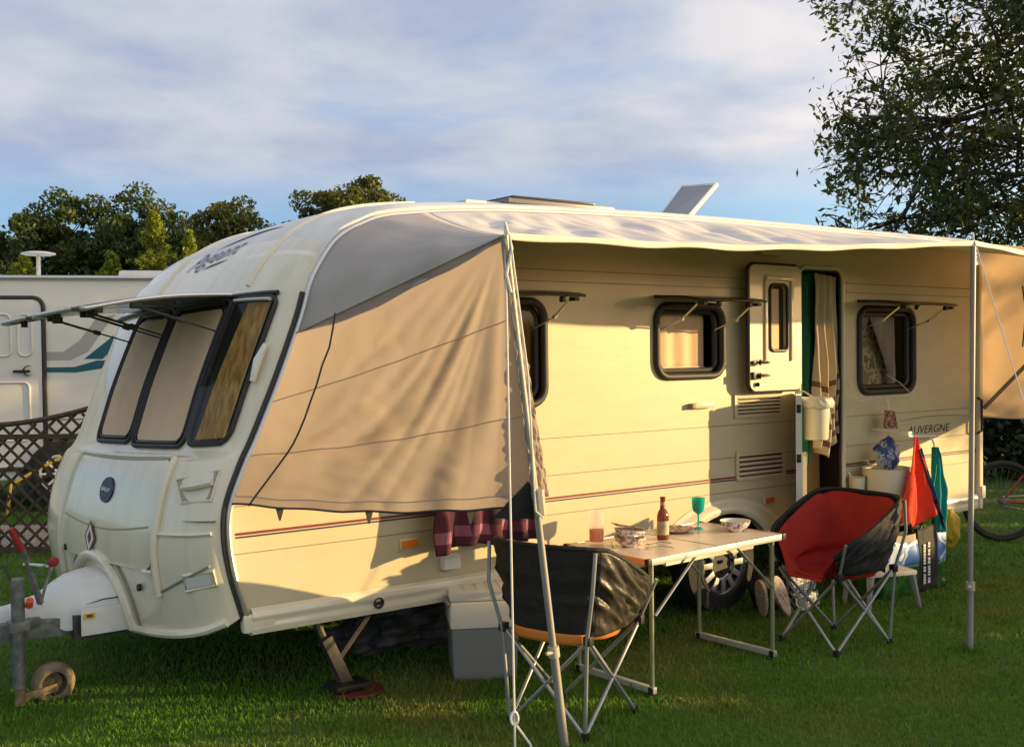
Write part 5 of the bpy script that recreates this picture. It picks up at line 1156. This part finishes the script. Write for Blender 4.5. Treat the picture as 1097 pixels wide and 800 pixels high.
# ------------------------------------------------------------------ bicycle
bd_ = Vector((.80, -.60, 0)).normalized(); bo = Vector((7.16, .22, 0)); bn = Vector((-bd_.y, bd_.x, 0))
bk = thing('bicycle', tuple(bo), 'red bicycle with black tyres standing at the rear of the caravan', 'bicycle')
def Bp(a, z, s=0): return bo + bd_ * a + Vector((0, 0, z)) + bn * s
for a0 in (0, 1.02):
    c = Bp(a0, .335); w_ = MB().loop([c + bd_ * .31 * cos(t) + Vector((0, 0, .31 * sin(t))) for t in [2 * pi * k / 48 for k in range(48)]], .024, 8).build('wheel', M['tyre'], bk, smooth=60)
    MB().loop([c + bd_ * .282 * cos(t) + Vector((0, 0, .282 * sin(t))) for t in [2 * pi * k / 48 for k in range(48)]], .009, 6).build('rim', M['darksteel'], w_)
    mb = MB()
    for k in range(28): t = 2 * pi * k / 28; mb.tube([c + bn * (.02 if k % 2 else -.02) + bd_ * .02 * cos(t + .9) + Vector((0, 0, .02 * sin(t + .9))), c + bd_ * .28 * cos(t) + Vector((0, 0, .28 * sin(t)))], .0016, 4)
    mb.tube([c - bn * .05, c + bn * .05], .022, 10); mb.build('spokes', M['steel'], w_)
mb = MB(); bb = Bp(.42, .30); seat_ = Bp(.30, .80); head_ = Bp(.86, .78); hd2 = Bp(.84, .68)
for a, b, r_ in ((Bp(0, .335), bb, .011), (Bp(0, .335), Bp(.32, .72), .010), (bb, seat_, .016), (bb, hd2, .019), (Bp(.32, .73), head_, .016)): mb.tube([a, b], r_, 8)
mb.tube([head_, hd2], .020, 10); mb.build('frame', M['bikered'], bk)
mb = MB(); mb.tube([hd2, Bp(.92, .60), Bp(1.02, .335)], .013, 8); mb.tube([head_, Bp(.84, .92), Bp(.80, .95, -.28)], .011, 8); mb.tube([Bp(.84, .92), Bp(.80, .95, .28)], .011, 8); mb.build('fork', M['alu'], bk)
MB().box(Bp(.28, .85), (.25, .13, .05), rot=(0, 0, atan2(bd_.y, bd_.x)), bev=.02).build('saddle', M['black'], bk)
mb = MB(); mb.lathe(bb, [(0, -.01), (.09, -.008), (.09, .008), (0, .01)], 24, ang=Matrix((bd_, (0, 0, 1), bn)).transposed()); mb.tube([bb - bn * .05, bb - bn * .06 + bd_ * .10 + Vector((0, 0, -.13))], .010, 6); mb.tube([bb + bn * .05, bb + bn * .06 - bd_ * .10 + Vector((0, 0, .13))], .010, 6)
mb.tube([bb + Vector((0, 0, .09)), Bp(0, .37)], .004, 4); mb.tube([bb + Vector((0, 0, -.09)), Bp(0, .30)], .004, 4); mb.build('crankset', M['alu'], bk)

# ------------------------------------------------------------------ motorhome at the left
mo = Vector((1.01, 7.49, 0)); mu = Vector((.92, -.39, 0)).normalized(); mn = Vector((-mu.y, mu.x, 0))   # mn points away from the camera
mh = thing('motorhome', tuple(mo + mu * 1 + mn * 1.1), 'cream motorhome with teal swooshes parked behind the trellis fence', 'motorhome')
def Q(a, d, z): return mo + mu * a + mn * d + Vector((0, 0, z))
def qm(a, y, b): return Q(a, y, b)
MB().prism([(-3.2, .35), (4.0, .35), (4.0, 2.36), (3.9, 2.43), (-3.1, 2.43), (-3.2, 2.36)], 0, 2.2, mp=qm).build('body', M['vanpaint'], mh, smooth=20)
MB().tube([Q(-3.2, -.01, 2.425), Q(4.0, -.01, 2.425)], .026, 8).build('roof_rail', M['alu'], mh)
dr = MB().prism(rrect(-.42, .39, .48, 2.20, .08), -.03, -.004, mp=qm).build('entrance_door', M['vandoor'], mh, smooth=20)
MB().loop([Q(a, -.02, b) for a, b in rrect(-.44, .415, .46, 2.22, .10)], .022, 8).build('door_seal', M['seal'], dr)
for z0, z1 in ((1.62, 2.05), (.75, 1.35)):
    for a0, a1 in ((-.30, .10), (.17, .30)) if z0 > 1.5 else ((-.30, .27),): MB().loop([Q(a, -.033, b) for a, b in rrect(a0, a1, z0, z1, .06)], .012, 6).build('door_panel', M['vandoor'], dr)
mb = MB(); mb.lathe(Q(.26, -.035, 1.47), [(0, -.02), (.04, -.018), (.055, .01)], 18, axis='y'); mb.box(Q(.20, -.05, 1.465), (.16, .03, .025), rot=(0, 0, atan2(mu.y, mu.x)), bev=.006); mb.build('door_handle', M['black'], dr)
MB().prism([(.80, 1.585), (1.10, 1.83), (1.06, 1.66), (.98, 1.58)], -.004, -.001, mp=qm).build('teal_swoosh', M['teal_decal'], mh, smooth=0)
MB().prism([(.43, 1.50), (.70, 1.50), (.92, 1.565), (1.08, 1.565), (.96, 1.48), (.72, 1.445), (.43, 1.45)], -.004, -.001, mp=qm).build('teal_swoosh', M['teal_decal'], mh, smooth=0)
MB().prism([(.43, 1.66), (.60, 1.66), (.76, 1.78), (.92, 2.0), (1.12, 2.05), (1.0, 1.90), (.84, 1.66), (.66, 1.575), (.43, 1.575)], -.004, -.001, mp=qm).build('grey_swoosh', M['grey_decal'], mh, smooth=0)
MB().prism([(.43, .95), (1.6, .95), (1.6, .965), (.43, .965)], -.004, -.001, mp=qm).build('skirt_line', M['seam'], mh, smooth=0)
MB().box(Q(1.55, .8, 2.47), (.9, .8, .14), rot=(0, 0, atan2(mu.y, mu.x)), bev=.05).build('roof_pod', M['roofm'], mh)
Ry = Matrix((mu, (0, 0, 1), mn)).transposed()
wv = MB().lathe(Q(.55, -.06, .40), [(.20, .10), (.20, -.01), (.30, -.015), (.33, .01), (.33, .20)], 36, ang=Ry).build('wheel', M['tyre'], mh, smooth=50)
mb = MB(); mb.lathe(Q(.55, -.07, .40), [(0, -.01), (.05, -.01), (.055, .01)], 20, ang=Ry); mb.lathe(Q(.55, -.07, .40), [(.175, -.005), (.20, -.005), (.20, .01)], 30, ang=Ry)
for k in range(8): t = pi / 4 * k; mb.tube([Q(.55 + .04 * cos(t), -.075, .40 + .04 * sin(t)), Q(.55 + .185 * cos(t), -.075, .40 + .185 * sin(t))], .013, 6)
mb.build('wheel_rim', M['white'], wv); MB().lathe(Q(.55, .0, .40), [(0, 0), (.40, 0)], 32, ang=Ry).build('wheel_recess', M['seal'], wv)
o = thing('roof_aerial', tuple(Q(.30, .4, 2.43)), 'white disc television aerial on a short mast above the motorhome roof', 'aerial')
MB().tube([Q(.30, .4, 2.43), Q(.30, .4, 2.69)], .022, 8).build('mast', M['white'], o); MB().lathe(Q(.30, .4, 2.69), [(0, 0), (.14, .002), (.175, .012), (.17, .025), (.10, .040), (0, .045)], 28).build('disc', M['white'], o)
tag(MB().tube([Q(.10, -.35, .02), Q(.14, -.35, .34), Q(.62, -.30, .60), Q(.70, -.30, .62)], .016, 6).build('yellow_pipe', M['yellow_st'], org=tuple(Q(.3, -.3, 0))), 'thin yellow pipe sloping across behind the trellis', 'pipe')
# path behind the fence
gm = multi('pale_gravel', [(0, (.20, .15, .13)), (.44, (.36, .30, .26)), (.5, (.14, .10, .09)), (.57, (.40, .33, .30))], 26, .9)
f0 = Vector((.22, 5.17, 0)); fu = Vector((.80, -.60, 0)).normalized(); fn = Vector((.6, .8, 0))
mb = MB(); q = [f0 - fu * 2 + fn * .25, f0 + fu * 2.6 + fn * .25, f0 + fu * 2.6 + fn * 1.4, f0 - fu * 2 + fn * 1.4]; mb.add([p + Vector((0, 0, .03)) for p in q], [(0, 1, 2, 3)]); tag(mb.build('gravel_path', gm, org=(0, 0, 0), smooth=0), kind='structure')
# trellis fence
fe = thing('trellis_fence', tuple(f0 + fu * 1.1), 'dark brown diamond trellis fence panel with a dipped top rail', 'fence')
def Fp(s, z, d=0): return f0 + fu * s + fn * d + Vector((0, 0, z))
FLn = 1.95; Rf = Matrix((fu, fn, (0, 0, 1))).transposed()
def ftop(s): return 1.06 + .18 * max(0, (s - .25) / 1.0) ** 1.8 + .10 * max(0, (.1 - s)) * 3
tp_ = [Fp(-.1 + (FLn) * k / 24, ftop(-.1 + FLn * k / 24)) for k in range(25)]
MB().tube(tp_, .020, 6, flat=1.2).build('top_rail', M['fencewood'], fe)
mb = MB(); mb.box(Fp(FLn / 2 - .1, .965), (FLn, .035, .040), rot=Rf); mb.build('cross_rail', M['fencewood'], fe); MB().box(Fp(FLn / 2 - .1, .05), (FLn, .035, .045), rot=Rf).build('cross_rail', M['fencewood'], fe)
for s in (.27 - .0, 1.88): MB().box(Fp(s if s > 1 else .30, .56), (.055, .055, 1.14), rot=Rf).build('post', M['fencewood'], fe)
mb = MB(); stp = .125
for sg in (1, -1):
    k = -14
    while k < 34:
        a0 = k * stp; best = []
        # slat from (a0, .05) going at 45 degrees; clipped to the panel
        for zz in [.05 + j * .02 for j in range(60)]:
            s_ = a0 + sg * (zz - .05)
            if -.1 <= s_ <= FLn - .1 and zz <= ftop(s_) - .01: best.append((s_, zz))
        if len(best) > 1: mb.box((Fp(*best[0], .008 * sg) + Fp(*best[-1], .008 * sg)) / 2, ((Fp(*best[0]) - Fp(*best[-1])).length, .008, .022), rot=Rf @ Matrix.Rotation(-sg * pi / 4, 3, 'Y'))
        k += 1
mb.build('lattice', M['fencewood'], fe, smooth=0)
# red disc under the steady and bare patch
tag(MB().lathe((1.10, .03, .012), [(0, .012), (.12, .010), (.125, 0)], 24).build('steady_pad', M['red_pad'], org=(1.1, .03, 0)), 'flat dull red pad under the corner steady', 'pad')
